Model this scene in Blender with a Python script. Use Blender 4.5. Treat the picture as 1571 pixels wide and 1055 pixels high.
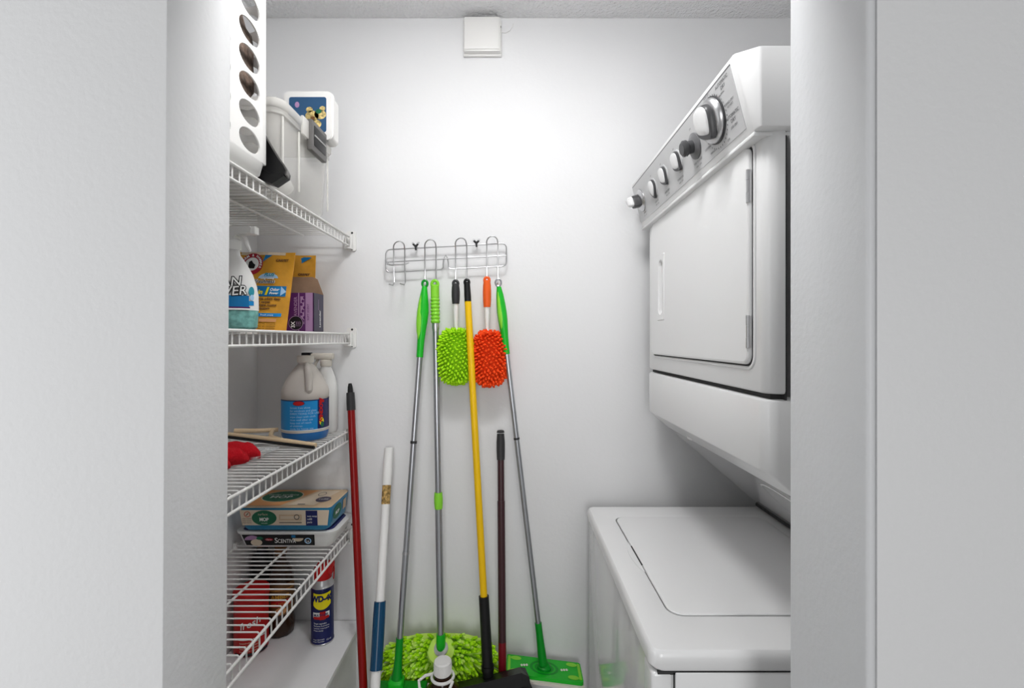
import bpy, bmesh, math, random
from mathutils import Vector, Matrix, Euler
for _o in list(bpy.data.objects): bpy.data.objects.remove(_o)
random.seed(7)
S = bpy.context.scene
COL = S.collection
PI = math.pi
CH = 1.40            # eye height of the camera
F = 723.0            # focal length in pixels of the 1571 px frame
D = 1.54             # back wall
# ------------------------------------------------------------ camera, world, lights, exposure
cam = bpy.data.cameras.new('camera'); cam.sensor_width = 36; cam.lens = 36 * F / 1571
cam.shift_x = (785.5 - 787) / 1571; cam.shift_y = -(527.5 - 520) / 1571; cam.clip_start = 0.02
co = bpy.data.objects.new('camera', cam); COL.objects.link(co)
co.location = (0, 0, CH); co.rotation_euler = (PI / 2, 0, 0); S.camera = co
S.view_settings.view_transform = 'Standard'; S.view_settings.look = 'None'
S.view_settings.gamma = 1; S.view_settings.exposure = 0.0; S.view_settings.use_curve_mapping = False
w = bpy.data.worlds.new('world'); S.world = w; w.use_nodes = True
w.node_tree.nodes['Background'].inputs[0].default_value = (0.97, 0.985, 1, 1)
w.node_tree.nodes['Background'].inputs[1].default_value = 0.18
def area(name, loc, rot, sx, sy, power, col=(1, 1, 1), spread=None):
    l = bpy.data.lights.new(name, 'AREA'); l.shape = 'RECTANGLE'; l.size = sx; l.size_y = sy
    l.energy = power; l.color = col
    if spread: l.spread = spread
    o = bpy.data.objects.new(name, l); COL.objects.link(o); o.location = loc; o.rotation_euler = rot
    return o
pl = bpy.data.lights.new('closet_ceiling_light', 'POINT'); pl.energy = 1.5; pl.shadow_soft_size = 0.09
po_ = bpy.data.objects.new('closet_ceiling_light', pl); COL.objects.link(po_); po_.location = (-0.05, 0.74, CH + 0.92)
area('closet_downlight', (-0.03, 0.74, CH + 1.03), (math.radians(0), math.radians(4), 0), 0.30, 0.12, 7.2)
area('hall_window_light', (-1.30, -0.25, CH - 0.1), (PI / 2, 0, math.radians(8)), 0.9, 1.9, 9.0, (0.97, 0.985, 1))
area('hall_fill_light', (0.15, -2.3, CH + 0.05), (PI / 2 - .02, 0, 0), 0.8, 1.5, 30)  # added fill lamp behind the camera, no known fixture; lifts the lower closet

# ------------------------------------------------------------ materials
MATS = {}
def mat(name, col, rough=0.5, metal=0.0, bump=0.0, bscale=200, coat=0.0, trans=0.0, alpha=1.0, vary=0.0, vscale=8, spec=0.5, bdist=0.002, sss=0):
    if name not in ('enamel', 'enamel_gloss', 'chrome', 'alu', 'satin_metal', 'knob_white'): spec = min(spec, 0.3); coat *= 0.4
    m = bpy.data.materials.new(name); m.use_nodes = True; nt = m.node_tree; b = nt.nodes['Principled BSDF']
    c = tuple(col) + (1,)
    b.inputs['Base Color'].default_value = c; b.inputs['Roughness'].default_value = rough
    b.inputs['Metallic'].default_value = metal; b.inputs['Coat Weight'].default_value = coat
    b.inputs['Coat Roughness'].default_value = 0.08
    b.inputs['Transmission Weight'].default_value = trans; b.inputs['Alpha'].default_value = alpha
    b.inputs['Specular IOR Level'].default_value = spec
    tc = nt.nodes.new('ShaderNodeTexCoord')
    if vary:
        n = nt.nodes.new('ShaderNodeTexNoise'); n.inputs['Scale'].default_value = vscale; n.inputs['Detail'].default_value = 4
        nt.links.new(tc.outputs['Object'], n.inputs['Vector'])
        r = nt.nodes.new('ShaderNodeMapRange'); r.inputs[1].default_value = 0.35; r.inputs[2].default_value = 0.65
        r.inputs[3].default_value = 1 - vary; r.inputs[4].default_value = 1 + vary * 0.5
        nt.links.new(n.outputs['Fac'], r.inputs[0])
        h = nt.nodes.new('ShaderNodeVectorMath'); h.operation = 'SCALE'; h.inputs[0].default_value = tuple(col)
        nt.links.new(r.outputs[0], h.inputs['Scale']); nt.links.new(h.outputs[0], b.inputs['Base Color'])
    if bump:
        n = nt.nodes.new('ShaderNodeTexNoise'); n.inputs['Scale'].default_value = bscale; n.inputs['Detail'].default_value = 3
        nt.links.new(tc.outputs['Object'], n.inputs['Vector'])
        bp = nt.nodes.new('ShaderNodeBump'); bp.inputs['Strength'].default_value = bump; bp.inputs['Distance'].default_value = bdist
        nt.links.new(n.outputs['Fac'], bp.inputs['Height']); nt.links.new(bp.outputs[0], b.inputs['Normal'])
    MATS[name] = m
    return m
mat('wall', (0.81, 0.81, 0.815), 0.85, bump=0.12, bscale=90, bdist=0.003)
mat('wall_hall', (0.84, 0.842, 0.848), 0.5, bump=0.35, bscale=130, bdist=0.002)
mat('ceiling', (0.86, 0.86, 0.865), 0.9, bump=1.0, bscale=85, bdist=0.012)
mat('paint', (0.86, 0.86, 0.865), 0.4, bump=0.15, bscale=120, bdist=0.001)
mat('jamb', (0.76, 0.77, 0.785), 0.42, bump=0.3, bscale=120, bdist=0.002)
mat('floor', (0.66, 0.65, 0.63), 0.45, vary=0.1, vscale=6)
mat('groove', (0.05, 0.05, 0.05), 0.8)
mat('enamel', (0.84, 0.84, 0.84), 0.28, coat=0.3, bump=0.03, bscale=300)
mat('enamel_gloss', (0.74, 0.74, 0.745), 0.10, coat=0.6)
mat('panel_grey', (0.58, 0.58, 0.585), 0.32)
mat('print_grey', (0.05, 0.05, 0.055), 0.5)
mat('chrome', (0.56, 0.56, 0.57), 0.34, 1.0)
mat('satin_metal', (0.62, 0.62, 0.63), 0.32, 1.0)
mat('alu', (0.46, 0.475, 0.50), 0.30, 0.95)
mat('knob_white', (0.78, 0.78, 0.78), 0.25, coat=0.4)
mat('knob_dark', (0.06, 0.06, 0.063), 0.35)
mat('knob_mid', (0.16, 0.16, 0.165), 0.3)
mat('wire_white', (0.82, 0.81, 0.79), 0.32, coat=0.3)
mat('plastic_white', (0.84, 0.83, 0.81), 0.4, coat=0.1)
mat('plastic_cream', (0.78, 0.73, 0.65), 0.4)
mat('plastic_warm', (0.66, 0.61, 0.56), 0.38, trans=0.12)
mat('clear', (0.90, 0.88, 0.84), 0.18, alpha=0.24)
mat('clear_rim', (0.85, 0.83, 0.79), 0.2, alpha=0.6)
mat('film', (0.75, 0.77, 0.78), 0.2, alpha=0.35)
mat('black', (0.008, 0.008, 0.0085), 0.38)
mat('black_matte', (0.02, 0.02, 0.021), 0.65, bump=0.2, bscale=60)
mat('charcoal', (0.035, 0.035, 0.037), 0.45)
mat('grey_latch', (0.13, 0.125, 0.12), 0.4)
mat('grey_latch_light', (0.42, 0.42, 0.41), 0.35)
mat('green', (0.01, 0.47, 0.02), 0.35, coat=0.2)
mat('green_dark', (0.003, 0.28, 0.02), 0.35)
mat('green_lime', (0.25, 0.68, 0.04), 0.4)
mat('lime', (0.42, 0.80, 0.008), 0.8)
mat('lime_pale', (0.58, 0.85, 0.14), 0.85)
mat('orange', (0.95, 0.08, 0.008), 0.8)
mat('orange_plastic', (0.85, 0.12, 0.015), 0.4)
mat('yellow', (0.88, 0.53, 0.002), 0.35, coat=0.2)
mat('red_pole', (0.26, 0.002, 0.002), 0.33, coat=0.3)
mat('maroon', (0.05, 0.018, 0.022), 0.35, coat=0.3)
mat('maroon_red', (0.19, 0.006, 0.014), 0.35, coat=0.2)
mat('blue_grip', (0.003, 0.055, 0.13), 0.3, coat=0.3)
mat('kraft_print', (0.52, 0.33, 0.11), 0.6, vary=0.7, vscale=120)
mat('gold', (0.70, 0.33, 0.03), 0.42, vary=0.15, vscale=25, bump=0.25, bscale=25, bdist=0.006)
mat('gold_dark', (0.42, 0.17, 0.03), 0.5)
mat('brown', (0.16, 0.07, 0.02), 0.6)
mat('brown_food', (0.30, 0.12, 0.02), 0.6, vary=0.6, vscale=80)
mat('red', (0.50, 0.008, 0.008), 0.4)
mat('red_cloth', (0.55, 0.003, 0.012), 0.95, bump=0.9, bscale=400, bdist=0.003)
mat('crimson', (0.42, 0.02, 0.04), 0.45)
mat('blue', (0.008, 0.17, 0.42), 0.35)
mat('blue_sky', (0.012, 0.25, 0.60), 0.35)
mat('blue_liquid', (0.02, 0.14, 0.40), 0.2, coat=0.3)
mat('blue_pale', (0.40, 0.62, 0.85), 0.4)
mat('navy', (0.012, 0.016, 0.10), 0.35)
mat('teal', (0.03, 0.32, 0.42), 0.35)
mat('teal_liquid', (0.22, 0.52, 0.48), 0.25, vary=0.3, vscale=90, trans=0.1)
mat('white_print', (0.88, 0.88, 0.86), 0.5)
mat('black_print', (0.012, 0.012, 0.012), 0.5)
mat('yellow_print', (0.90, 0.75, 0.01), 0.4)
mat('purple', (0.10, 0.02, 0.12), 0.4)
mat('lilac', (0.42, 0.24, 0.42), 0.45)
mat('purple_grey', (0.055, 0.045, 0.08), 0.45)
mat('cardboard', (0.36, 0.23, 0.15), 0.8, vary=0.1, vscale=40)
mat('kraft', (0.62, 0.46, 0.30), 0.6, vary=0.06, vscale=30)
mat('kraft_light', (0.72, 0.60, 0.46), 0.6)
mat('kraft_orange', (0.72, 0.34, 0.14), 0.6)
mat('green_print', (0.015, 0.14, 0.07), 0.5)
mat('tub_blue', (0.01, 0.19, 0.36), 0.3, coat=0.3)
mat('amber', (0.035, 0.014, 0.006), 0.15, coat=0.5)
mat('brown_bag', (0.20, 0.145, 0.115), 0.35, vary=0.6, vscale=45, bump=0.8, bscale=50, bdist=0.01)
mat('photo_blue', (0.03, 0.09, 0.19), 0.35)
mat('flower', (0.65, 0.50, 0.20), 0.6, vary=0.6, vscale=150)
mat('tan', (0.70, 0.53, 0.34), 0.5)

# ------------------------------------------------------------ tagging
ORG = {}
def tag(o, label=None, cat=None, group=None, kind=None):
    if label: o['label'] = label
    if cat: o['category'] = cat
    if group: o['group'] = group
    if kind: o['kind'] = kind
    return o
def thing(name, loc, label, cat, group=None):
    o = bpy.data.objects.new(name, None); COL.objects.link(o); o.location = loc; o.empty_display_size = 0.02
    ORG[o] = Vector(loc)
    return tag(o, label, cat, group)
def W(x, d, h): return Vector((x, d, CH + h))
def P(px, py, d): return Vector(((px - 787) / F * d, d, CH + (520 - py) / F * d))

# ------------------------------------------------------------ mesh builder
def plane_map(O, R, U):
    O = Vector(O); R = Vector(R).normalized(); U = Vector(U).normalized(); N = R.cross(U)
    return lambda u, v, w=0.0: O + R * u + U * v + N * w
def cyl_map(C, r, a0, ry=None):
    C = Vector(C); ry = ry or r
    def f(u, v, w=0.0):
        a = a0 + u / r
        return C + Vector(((r + w) * math.cos(a), (ry + w) * math.sin(a), v))
    return f
class MB:
    def __init__(s): s.v = []; s.f = []; s.m = []; s.mats = []; s.sm = []
    def mi(s, m):
        if m not in s.mats: s.mats.append(m)
        return s.mats.index(m)
    def add(s, vs, fs, m, smooth=True):
        o = len(s.v); s.v += [Vector(x) for x in vs]; k = s.mi(m)
        for f in fs: s.f.append([o + i for i in f]); s.m.append(k); s.sm.append(smooth)
        return s
    def addbm(s, bm, m, smooth=True, T=None):
        bm.verts.ensure_lookup_table(); bm.verts.index_update()
        vs = [(T @ v.co) if T else v.co.copy() for v in bm.verts]
        s.add(vs, [[v.index for v in f.verts] for f in bm.faces], m, smooth); bm.free(); return s
    def box(s, a, b, m, bev=0.0, seg=2, T=None):
        a = Vector(a); b = Vector(b); bm = bmesh.new(); bmesh.ops.create_cube(bm, size=1)
        c = (a + b) / 2; d = b - a
        for v in bm.verts: v.co = Vector((v.co.x * d.x, v.co.y * d.y, v.co.z * d.z)) + c
        if bev: bmesh.ops.bevel(bm, geom=bm.edges[:], offset=bev, segments=seg, affect='EDGES', profile=0.5, clamp_overlap=True)
        return s.addbm(bm, m, bool(bev), T)
    def rings(s, rings, m, cap=True, smooth=True, closed=True):
        n = len(rings[0]); vs = [p for r in rings for p in r]; fs = []
        for i in range(len(rings) - 1):
            for j in range(n if closed else n - 1):
                k = (j + 1) % n
                fs.append([i * n + j, i * n + k, (i + 1) * n + k, (i + 1) * n + j])
        if cap:
            fs.append(list(range(n))[::-1]); fs.append([(len(rings) - 1) * n + j for j in range(n)])
        return s.add(vs, fs, m, smooth)
    def tube(s, pts, r, m, seg=12, cap=True, smooth=True, closed=False, flat=1.0, ref=None):
        pts = [Vector(p) for p in pts]; n = len(pts)
        rs = r if isinstance(r, (list, tuple)) else [r] * n
        out = []; prev = None
        for i, p in enumerate(pts):
            if closed: t = (pts[(i + 1) % n] - pts[i - 1])
            elif i == 0: t = pts[1] - p
            elif i == n - 1: t = p - pts[i - 1]
            else: t = (pts[i + 1] - p).normalized() + (p - pts[i - 1]).normalized()
            if t.length < 1e-9: t = Vector((0, 0, 1))
            t.normalize()
            if prev is None:
                a = Vector(ref) if ref else (Vector((0, 1, 0)) if abs(t.y) < 0.9 else Vector((1, 0, 0)))
                u = (a - t * a.dot(t)).normalized()
            else:
                u = (prev - t * prev.dot(t))
                u = u.normalized() if u.length > 1e-6 else prev
            prev = u; v = t.cross(u)
            out.append([p + (u * math.cos(2 * PI * k / seg) * flat + v * math.sin(2 * PI * k / seg)) * rs[i] for k in range(seg)])
        if closed: out.append(out[0]); cap = False
        return s.rings(out, m, cap, smooth)
    def lathe(s, prof, c, m, seg=32, sx=1.0, sy=1.0, axis=None, cap=True, rot=0.0):
        # prof: list of (r, z)
        c = Vector(c); T = Matrix.Identity(3)
        if axis is not None: T = Vector((0, 0, 1)).rotation_difference(Vector(axis).normalized()).to_matrix()
        rr = [[c + T @ Vector((r * sx * math.cos(2 * PI * k / seg + rot), r * sy * math.sin(2 * PI * k / seg + rot), z)) for k in range(seg)] for r, z in prof]
        return s.rings(rr, m, cap)
    def prism(s, poly, T, h0, h1, m, smooth=False):
        # poly in (u,v); T map(u,v,w)
        n = len(poly)
        vs = [T(u, v, h0) for u, v in poly] + [T(u, v, h1) for u, v in poly]
        fs = [list(range(n))[::-1], list(range(n, 2 * n))] + [[i, (i + 1) % n, n + (i + 1) % n, n + i] for i in range(n)]
        return s.add(vs, fs, m, smooth)
    def rect(s, T, u0, v0, u1, v1, m, w=0.0006, nu=1, nv=1):
        vs = [T(u0 + (u1 - u0) * i / nu, v0 + (v1 - v0) * j / nv, w) for j in range(nv + 1) for i in range(nu + 1)]
        fs = [[j * (nu + 1) + i, j * (nu + 1) + i + 1, (j + 1) * (nu + 1) + i + 1, (j + 1) * (nu + 1) + i] for j in range(nv) for i in range(nu)]
        return s.add(vs, fs, m, False)
    def poly(s, T, pts, m, w=0.0008): return s.add([T(u, v, w) for u, v in pts], [list(range(len(pts)))], m, False)
    def disc(s, T, cu, cv, ru, rv, m, w=0.0008, r0=0.0, a0=0, a1=2 * PI, n=28):
        k = 3; vs = []; fs = []
        for q in range(k + 1):
            f = r0 + (1 - r0) * q / k
            for i in range(n + 1):
                a = a0 + (a1 - a0) * i / n; vs.append(T(cu + ru * f * math.cos(a), cv + rv * f * math.sin(a), w))
        for q in range(k):
            for i in range(n):
                b = q * (n + 1) + i; fs.append([b, b + 1 + n, b + 2 + n, b + 1])
        return s.add(vs, fs, m, False)
    def text(s, T, body, u, v, size, m, w=0.0012, rot=0.0, align='LEFT', shear=0.0, bold=0.0, sx=1.0):
        vs, fs = text_geo(body, size, align, shear, bold)
        c, si = math.cos(rot), math.sin(rot)
        return s.add([T(u + (x * sx) * c - y * si, v + (x * sx) * si + y * c, w) for x, y in vs], fs, m, False)
    def build(s, name, parent=None, loc=None, kind=None):
        o0 = Vector(loc) if loc is not None else (ORG[parent] if parent is not None else Vector((0, 0, 0)))
        me = bpy.data.meshes.new(name); me.from_pydata([v - o0 for v in s.v], [], s.f)
        for m in s.mats: me.materials.append(MATS[m])
        me.polygons.foreach_set('material_index', s.m); me.polygons.foreach_set('use_smooth', s.sm)
        me.validate(); me.update()
        bm = bmesh.new(); bm.from_mesh(me); bmesh.ops.recalc_face_normals(bm, faces=bm.faces[:]); bm.to_mesh(me); bm.free()
        o = bpy.data.objects.new(name, me); COL.objects.link(o)
        if any(s.sm):
            try: me.set_sharp_from_angle(angle=math.radians(38))
            except Exception: pass
        ORG[o] = o0
        if parent is not None: o.parent = parent
        else: o.location = o0
        if kind: o['kind'] = kind
        return o
_tc = {}
def text_geo(body, size, align, shear, bold):
    key = (body, size, align, shear, bold)
    if key in _tc: return _tc[key]
    cu = bpy.data.curves.new('t', 'FONT'); cu.body = body; cu.size = size; cu.align_x = align; cu.shear = shear
    cu.offset = bold; cu.resolution_u = 3; cu.fill_mode = 'FRONT'
    o = bpy.data.objects.new('t', cu); COL.objects.link(o); bpy.context.view_layer.update()
    me = bpy.data.meshes.new_from_object(o.evaluated_get(bpy.context.evaluated_depsgraph_get()))
    r = ([(v.co.x, v.co.y) for v in me.vertices], [list(p.vertices) for p in me.polygons])
    bpy.data.objects.remove(o); bpy.data.curves.remove(cu); bpy.data.meshes.remove(me)
    _tc[key] = r; return r
def rrect(w, h, r, n=6, cx=0, cy=0):
    pts = []
    for (sx, sy, a) in ((1, 1, 0), (-1, 1, PI / 2), (-1, -1, PI), (1, -1, 1.5 * PI)):
        for k in range(n + 1):
            t = a + PI / 2 * k / n
            pts.append((cx + sx * (w / 2 - r) + r * math.cos(t), cy + sy * (h / 2 - r) + r * math.sin(t)))
    return pts
def loft(mb, secs, m, cap=True, n=6):
    # secs: (cx, cy, z, w, d, r) world
    mb.rings([[Vector((x, y, z)) for x, y in rrect(w, d, r, n, cx, cy)] for cx, cy, z, w, d, r in secs], m, cap)
def lerp(a, b, t): return a + (b - a) * t

# ------------------------------------------------------------ the setting
XL, XR, CZ = -0.835, 1.06, 1.048 + CH
def struct(mb, name): o = mb.build(name); o['kind'] = 'structure'; return o
struct(MB().box((XL - .12, D, 0), (XR + .12, D + .1, CZ + .05), 'wall'), 'wall_back')
struct(MB().box((XL - .12, 0.65, 0), (XL, D, CZ + .05), 'wall'), 'wall_left')
struct(MB().box((XR, 0.65, 0), (XR + .12, D, CZ + .05), 'wall'), 'wall_right')
struct(MB().box((-2.6, 0.52, CZ), (2.6, D + .1, CZ + .08), 'ceiling'), 'ceiling')
struct(MB().box((-2.6, -2.4, -0.06), (2.6, D + .1, 0), 'floor'), 'floor')
def shear_box(x0, x1, y0, y1, m, k, bev=0.002):
    b = MB(); b.box((x0, y0, 0), (x1, y1, CZ), m, bev)
    for v in b.v: v.x += k * (v.z - CH)
    return b
b = shear_box(-2.6, -0.3915, 0.53, 0.65, 'wall_hall', 0.0066)
struct(b, 'wall_front_left')
b = MB(); b.box((0.3925, 0.508, 0), (2.6, 0.65, CZ), 'wall_hall', 0.002); struct(b, 'wall_front_right')
b = MB(); b.box((0.381, 0.506, 0), (0.3912, 0.65, CZ - 0.4), 'jamb', 0.0045, 4); struct(b, 'trim_1')
b = MB(); b.box((-0.3925, 0.53, CH + 0.66), (0.3925, 0.65, CZ), 'wall_hall'); struct(b, 'wall_front_above')

# low boxed-in ledge at the left
t = thing('storage_ledge', W(-0.664, 1.10, -1.4), 'low white painted ledge below the wire shelves on the left', 'ledge')
MB().box(W(XL + .002, 0.66, -0.937), W(-0.493, D - .002, -0.917), 'paint', 0.003).build('top_board', t)
MB().box(W(XL + .002, 0.66, -1.4), W(-0.512, D - .002, -0.9375), 'paint').build('side_panel', t)

# ------------------------------------------------------------ wire shelves
XF, XB, XM = -0.533, -0.826, -0.668
def wire_shelf(h, label):
    t = thing('wire_shelf', W((XF + XB) / 2, 1.1, h), label, 'shelf', 'wire shelves on the left wall')
    d0, d1 = 0.675, 1.512
    b = MB(); k = 0; d = d0
    while d < d1:
        b.tube([W(XB, d, h - .002), W(XF - .004, d, h - .002), W(XF, d, h - .006), W(XF, d, h - .034)], 0.0018, 'wire_white', 6)
        d += 0.0243
    b.build('wire_deck', t)
    b = MB()
    for x, z in ((XF + .0035, h - .004), (XF + .0035, h - .034)): b.tube([W(x, d0, z), W(x, d1 + .008, z)], 0.0032, 'wire_white', 10)
    b.build('front_rail', t)
    b = MB()
    for x in (XM, XB + .003): b.tube([W(x, d0, h - .006), W(x, d1 - .01, h - .006)], 0.003, 'wire_white', 8)
    b.build('support_rod', t)
    b = MB(); T = plane_map(W(XF + .003, D - .0025, h - .016), (1, 0, 0), (0, 0, 1))
    b.prism(rrect(0.030, 0.064, 0.006, 4, 0.004, 0), T, -0.002, 0.003, 'plastic_white')
    b.box(W(XF - .010, 1.515, h - .040), W(XF - .005, D - .005, h + .001), 'plastic_white', .001)
    b.box(W(XF + .008, 1.515, h - .040), W(XF + .013, D - .005, h + .001), 'plastic_white', .001)
    b.box(W(XF - .010, 1.512, h - .044), W(XF + .013, D - .005, h - .038), 'plastic_white', .001)
    br = b.build('end_bracket', t)
    for dz in (0.0265, -0.0265): MB().lathe([(0.0038, 0), (0.003, .002), (0, .0022)], T(0.006, dz, 0.0025), 'charcoal', 12, axis=(0, -1, 0)).build('screw', br)
    for dd in (0.80, 1.10, 1.40): MB().box(W(XL + .001, dd, h - .012), W(XB + .004, dd + .014, h + .006), 'plastic_white', .002).build('wall_clip', t)
wire_shelf(0.335, 'white wire shelf on the left, topmost of the four')
wire_shelf(0.0207, 'white wire shelf at eye level, second from the top')
wire_shelf(-0.293, 'white wire shelf under the blue-label jug, third from the top')
wire_shelf(-0.614, 'white wire shelf under the two wipe tubs, lowest of the four')
H1, H2, H3, H4, H5 = 0.335, 0.0207, -0.293, -0.614, -0.917
E = 0.0005

# ------------------------------------------------------------ top shelf: holed basket
def holes(b, T, u0, u1, v0, v1, nu, nv, ru, rv, m, th=0.003, n=24):
    du = (u1 - u0) / nu; dv = (v1 - v0) / nv
    for i in range(nu):
        for j in range(nv):
            cu = u0 + du * (i + .5); cv = v0 + dv * (j + .5); out = []; inn = []
            for k in range(n):
                a = 2 * PI * k / n + PI / 4; c, s_ = math.cos(a), math.sin(a); q = max(abs(c), abs(s_))
                out.append((cu + c / q * du / 2, cv + s_ / q * dv / 2)); inn.append((cu + c * ru, cv + s_ * rv))
            vs = [T(*p, 0) for p in out] + [T(*p, 0) for p in inn] + [T(*p, -th) for p in inn] + [T(*p, -th) for p in out]
            fs = []
            for k in range(n):
                l = (k + 1) % n
                fs += [[k, l, n + l, n + k], [n + k, n + l, 2 * n + l, 2 * n + k], [2 * n + k, 2 * n + l, 3 * n + l, 3 * n + k]]
            b.add(vs, fs, m, False)
t = thing('storage_basket', W(-0.65, 0.85, H1), 'tall white plastic basket with round holes on the top wire shelf', 'basket')
b = MB()
T = plane_map(W(-0.525, 0.985, H1 + .032), (0, -1, 0), (0, 0, 1))   # right = towards the camera
holes(b, T, 0.0, 0.30, 0, 0.486, 3, 9, 0.037, 0.0225, 'plastic_white')
b.box(W(-0.530, .983, H1 + .03), W(-0.521, .997, H1 + .52), 'plastic_white', .003)
T2 = plane_map(W(-0.79, 0.687, H1 + .032), (1, 0, 0), (0, 0, 1))
holes(b, T2, 0, 0.262, 0, 0.486, 3, 9, 0.032, 0.0225, 'plastic_white')
b.box(W(-0.792, .685, H1 + .01), W(-0.788, .995, H1 + .52), 'plastic_white')
T3 = plane_map(W(-0.792, 0.992, H1 + .032), (1, 0, 0), (0, 0, 1)); holes(b, T3, 0, 0.266, 0, 0.486, 4, 9, .026, 0.0205, 'plastic_white')
b.build('side_wall', t)
b = MB(); loft(b, [(-.657, .841, CH + H1 + E, .25, .29, .02), (-.657, .841, CH + H1 + .006, .262, .306, .02), (-.657, .841, CH + H1 + .030, .272, .316, .022), (-.657, .841, CH + H1 + .034, .266, .31, .02)], 'plastic_white')
b.build('base_tray', t)
b = MB()
for (x0, x1, y0, y1) in ((-.80, -.518, .675, .69), (-.80, -.518, .985, 1.0), (-.80, -.784, .675, 1.0), (-.53, -.516, .675, 1.0)):
    b.box(W(x0, y0, H1 + .515), W(x1, y1, H1 + .53), 'plastic_white', .003)
b.build('rim', t)
def lump(name, c, r, m, amp, label, cat, sub=4, flat=0.0, seed=1, fr=14, lim=None):
    from mathutils import noise
    bm = bmesh.new(); bmesh.ops.create_icosphere(bm, subdivisions=sub, radius=1)
    for v in bm.verts:
        p = Vector((v.co.x * r[0], v.co.y * r[1], v.co.z * r[2])); q = p * fr + Vector((seed, seed * 2, 0))
        p *= 1 + amp * noise.noise(q) + amp * .5 * noise.noise(q * 2.3)
        p.z = max(p.z, -r[2] * .8)
        if lim: p = Vector((max(-lim[0], min(lim[0], p.x)), max(-lim[1], min(lim[1], p.y)), p.z))
        v.co = p + Vector(c)
    b = MB(); b.addbm(bm, m); o = b.build(name, None, Vector(c) - Vector((0, 0, r[2] * .8)))
    return tag(o, label, cat)
lump('plastic_bag', W(-.662, .84, H1 + .255), (.180, .210, .145), 'brown_bag', .30, 'crumpled brown bag behind the holes of the white basket', 'bag', lim=(.122, .142))
lump('folded_cloth', W(-.68, .83, H1 + .076), (.095, .115, .050), 'plastic_white', .2, 'white bundled cloth low inside the holed basket', 'cloth', seed=5)

# dustpan
t = thing('dustpan', W(-.535, 1.015, H1), 'dark grey dustpan standing between the holed basket and the clear bin', 'dustpan')
pp = [(398, 196), (406, 204), (413, 217), (422, 233), (432, 249), (440, 260), (444, 268), (443, 275), (425, 287), (400, 278)]
P2 = [P(x, y, 1.02) for x, y in pp]
T = plane_map((0, 1.02, 0), (1, 0, 0), (0, 0, 1)); po = [(p.x, p.z) for p in P2]
MB().prism(po, T, -.006, .004, 'charcoal').build('pan', t)
b = MB(); edge = [Vector((p[0], 1.0, p[1])) for p in po[:8]]
vs = []; 
for p in po[1:8]:
    vs += [(p[0], 1.016, p[1]), (p[0] + .003, .998, p[1] + .001), (p[0] + .006, .998, p[1] + .002), (p[0] + .003, 1.016, p[1] + .001)]
b.rings([vs[i * 4:i * 4 + 4] for i in range(7)], 'grey_latch'); b.build('rim', t)
b = MB(); b.prism([(po[9][0], po[9][1]), (po[8][0], po[8][1]), (po[7][0], po[7][1]), (po[7][0] - .004, po[7][1] + .006), (po[8][0], po[8][1] + .02), (po[9][0], po[9][1] + .025)], T, .004, .022, 'black'); b.build('lip', t)

# clear bin with latches
t = thing('storage_bin', W(-.66, 1.19, H1), 'clear plastic storage bin with a dark latch, on the top shelf', 'storage bin')
z0 = CH + H1
b = MB()
secs = [(-.657, 1.185, z0 + E, .25, .26, .02), (-.657, 1.185, z0 + .01, .262, .272, .022), (-.657, 1.185, z0 + .165, .276, .286, .022), (-.657, 1.185, z0 + .166, .290, .296, .024), (-.657, 1.185, z0 + .178, .290, .296, .024)]
sec2 = [(a, c, z + .002, w_ - .008, d_ - .008, r) for a, c, z, w_, d_, r in secs[::-1]]
loft(b, secs + sec2, 'clear'); 
b.build('bin_body', t)
b = MB(); loft(b, [(-.657, 1.185, z0 + .1785, .292, .298, .024), (-.657, 1.185, z0 + .184, .300, .304, .026), (-.657, 1.185, z0 + .196, .300, .304, .026), (-.657, 1.185, z0 + .200, .286, .292, .02), (-.657, 1.185, z0 + .193, .25, .26, .02)], 'clear_rim'); b.build('lid', t)
for (y0, y1) in ((1.055, 1.06), (1.135, 1.14), (1.31, 1.315)): MB().box((-.5185, y0, z0 + .02), (-.5145, y1, z0 + .165), 'clear_rim', .001).build('rib', t)
b = MB(); b.box((-.512, 1.168, z0 + .135), (-.498, 1.262, z0 + .212), 'grey_latch', .003); lt = b.build('latch', t)
b = MB(); b.box((-.4985, 1.18, z0 + .150), (-.4965, 1.25, z0 + .2), 'black', .001); b.box((-.4975, 1.18, z0 + .173), (-.495, 1.25, z0 + .177), 'grey_latch_light', .001); b.build('recess', lt)
b = MB(); b.box((-.512, 1.135, z0 + .16), (-.505, 1.168, z0 + .205), 'clear_rim', .002); b.build('latch_tab', t)
lump('plastic_bag', (-.65, 1.17, z0 + .060), (.09, .10, .060), 'plastic_white', .2, 'white crumpled bag inside the clear bin', 'bag', seed=9)
# white tub with blue photo, on the bin's lid
t = thing('picture_tub', P(472, 213, 1.27), 'white tub with a blue flower picture, on the clear bin', 'tub')
zb = z0 + .2015; b = MB(); T = plane_map((-.552, 1.268, zb + .063), (1, 0, 0), (0, 0, 1))
b.prism(rrect(.128, .126, .014), T, -.05, 0, 'plastic_white'); b.prism(rrect(.136, .132, .018, cy=.003), T, -.012, -.004, 'plastic_white'); b.build('tub_body', t)
b = MB(); b.prism(rrect(.100, .094, .006, cy=.004), T, .0002, .0012, 'photo_blue')
for (u, v, ru) in ((.012, 0, .018), (.034, .004, .016), (.022, -.022, .015), (.04, .02, .008), (.005, .017, .009)):
    b.disc(T, u, v, ru, ru * .8, 'flower', .0018)
b.disc(T, .03, .012, .008, .006, 'green_print', .0022); b.disc(T, .014, -.006, .006, .005, 'brown', .0022); b.disc(T, -.028, .03, .006, .008, 'lilac', .0018)
b.build('picture_label', t)

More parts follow.
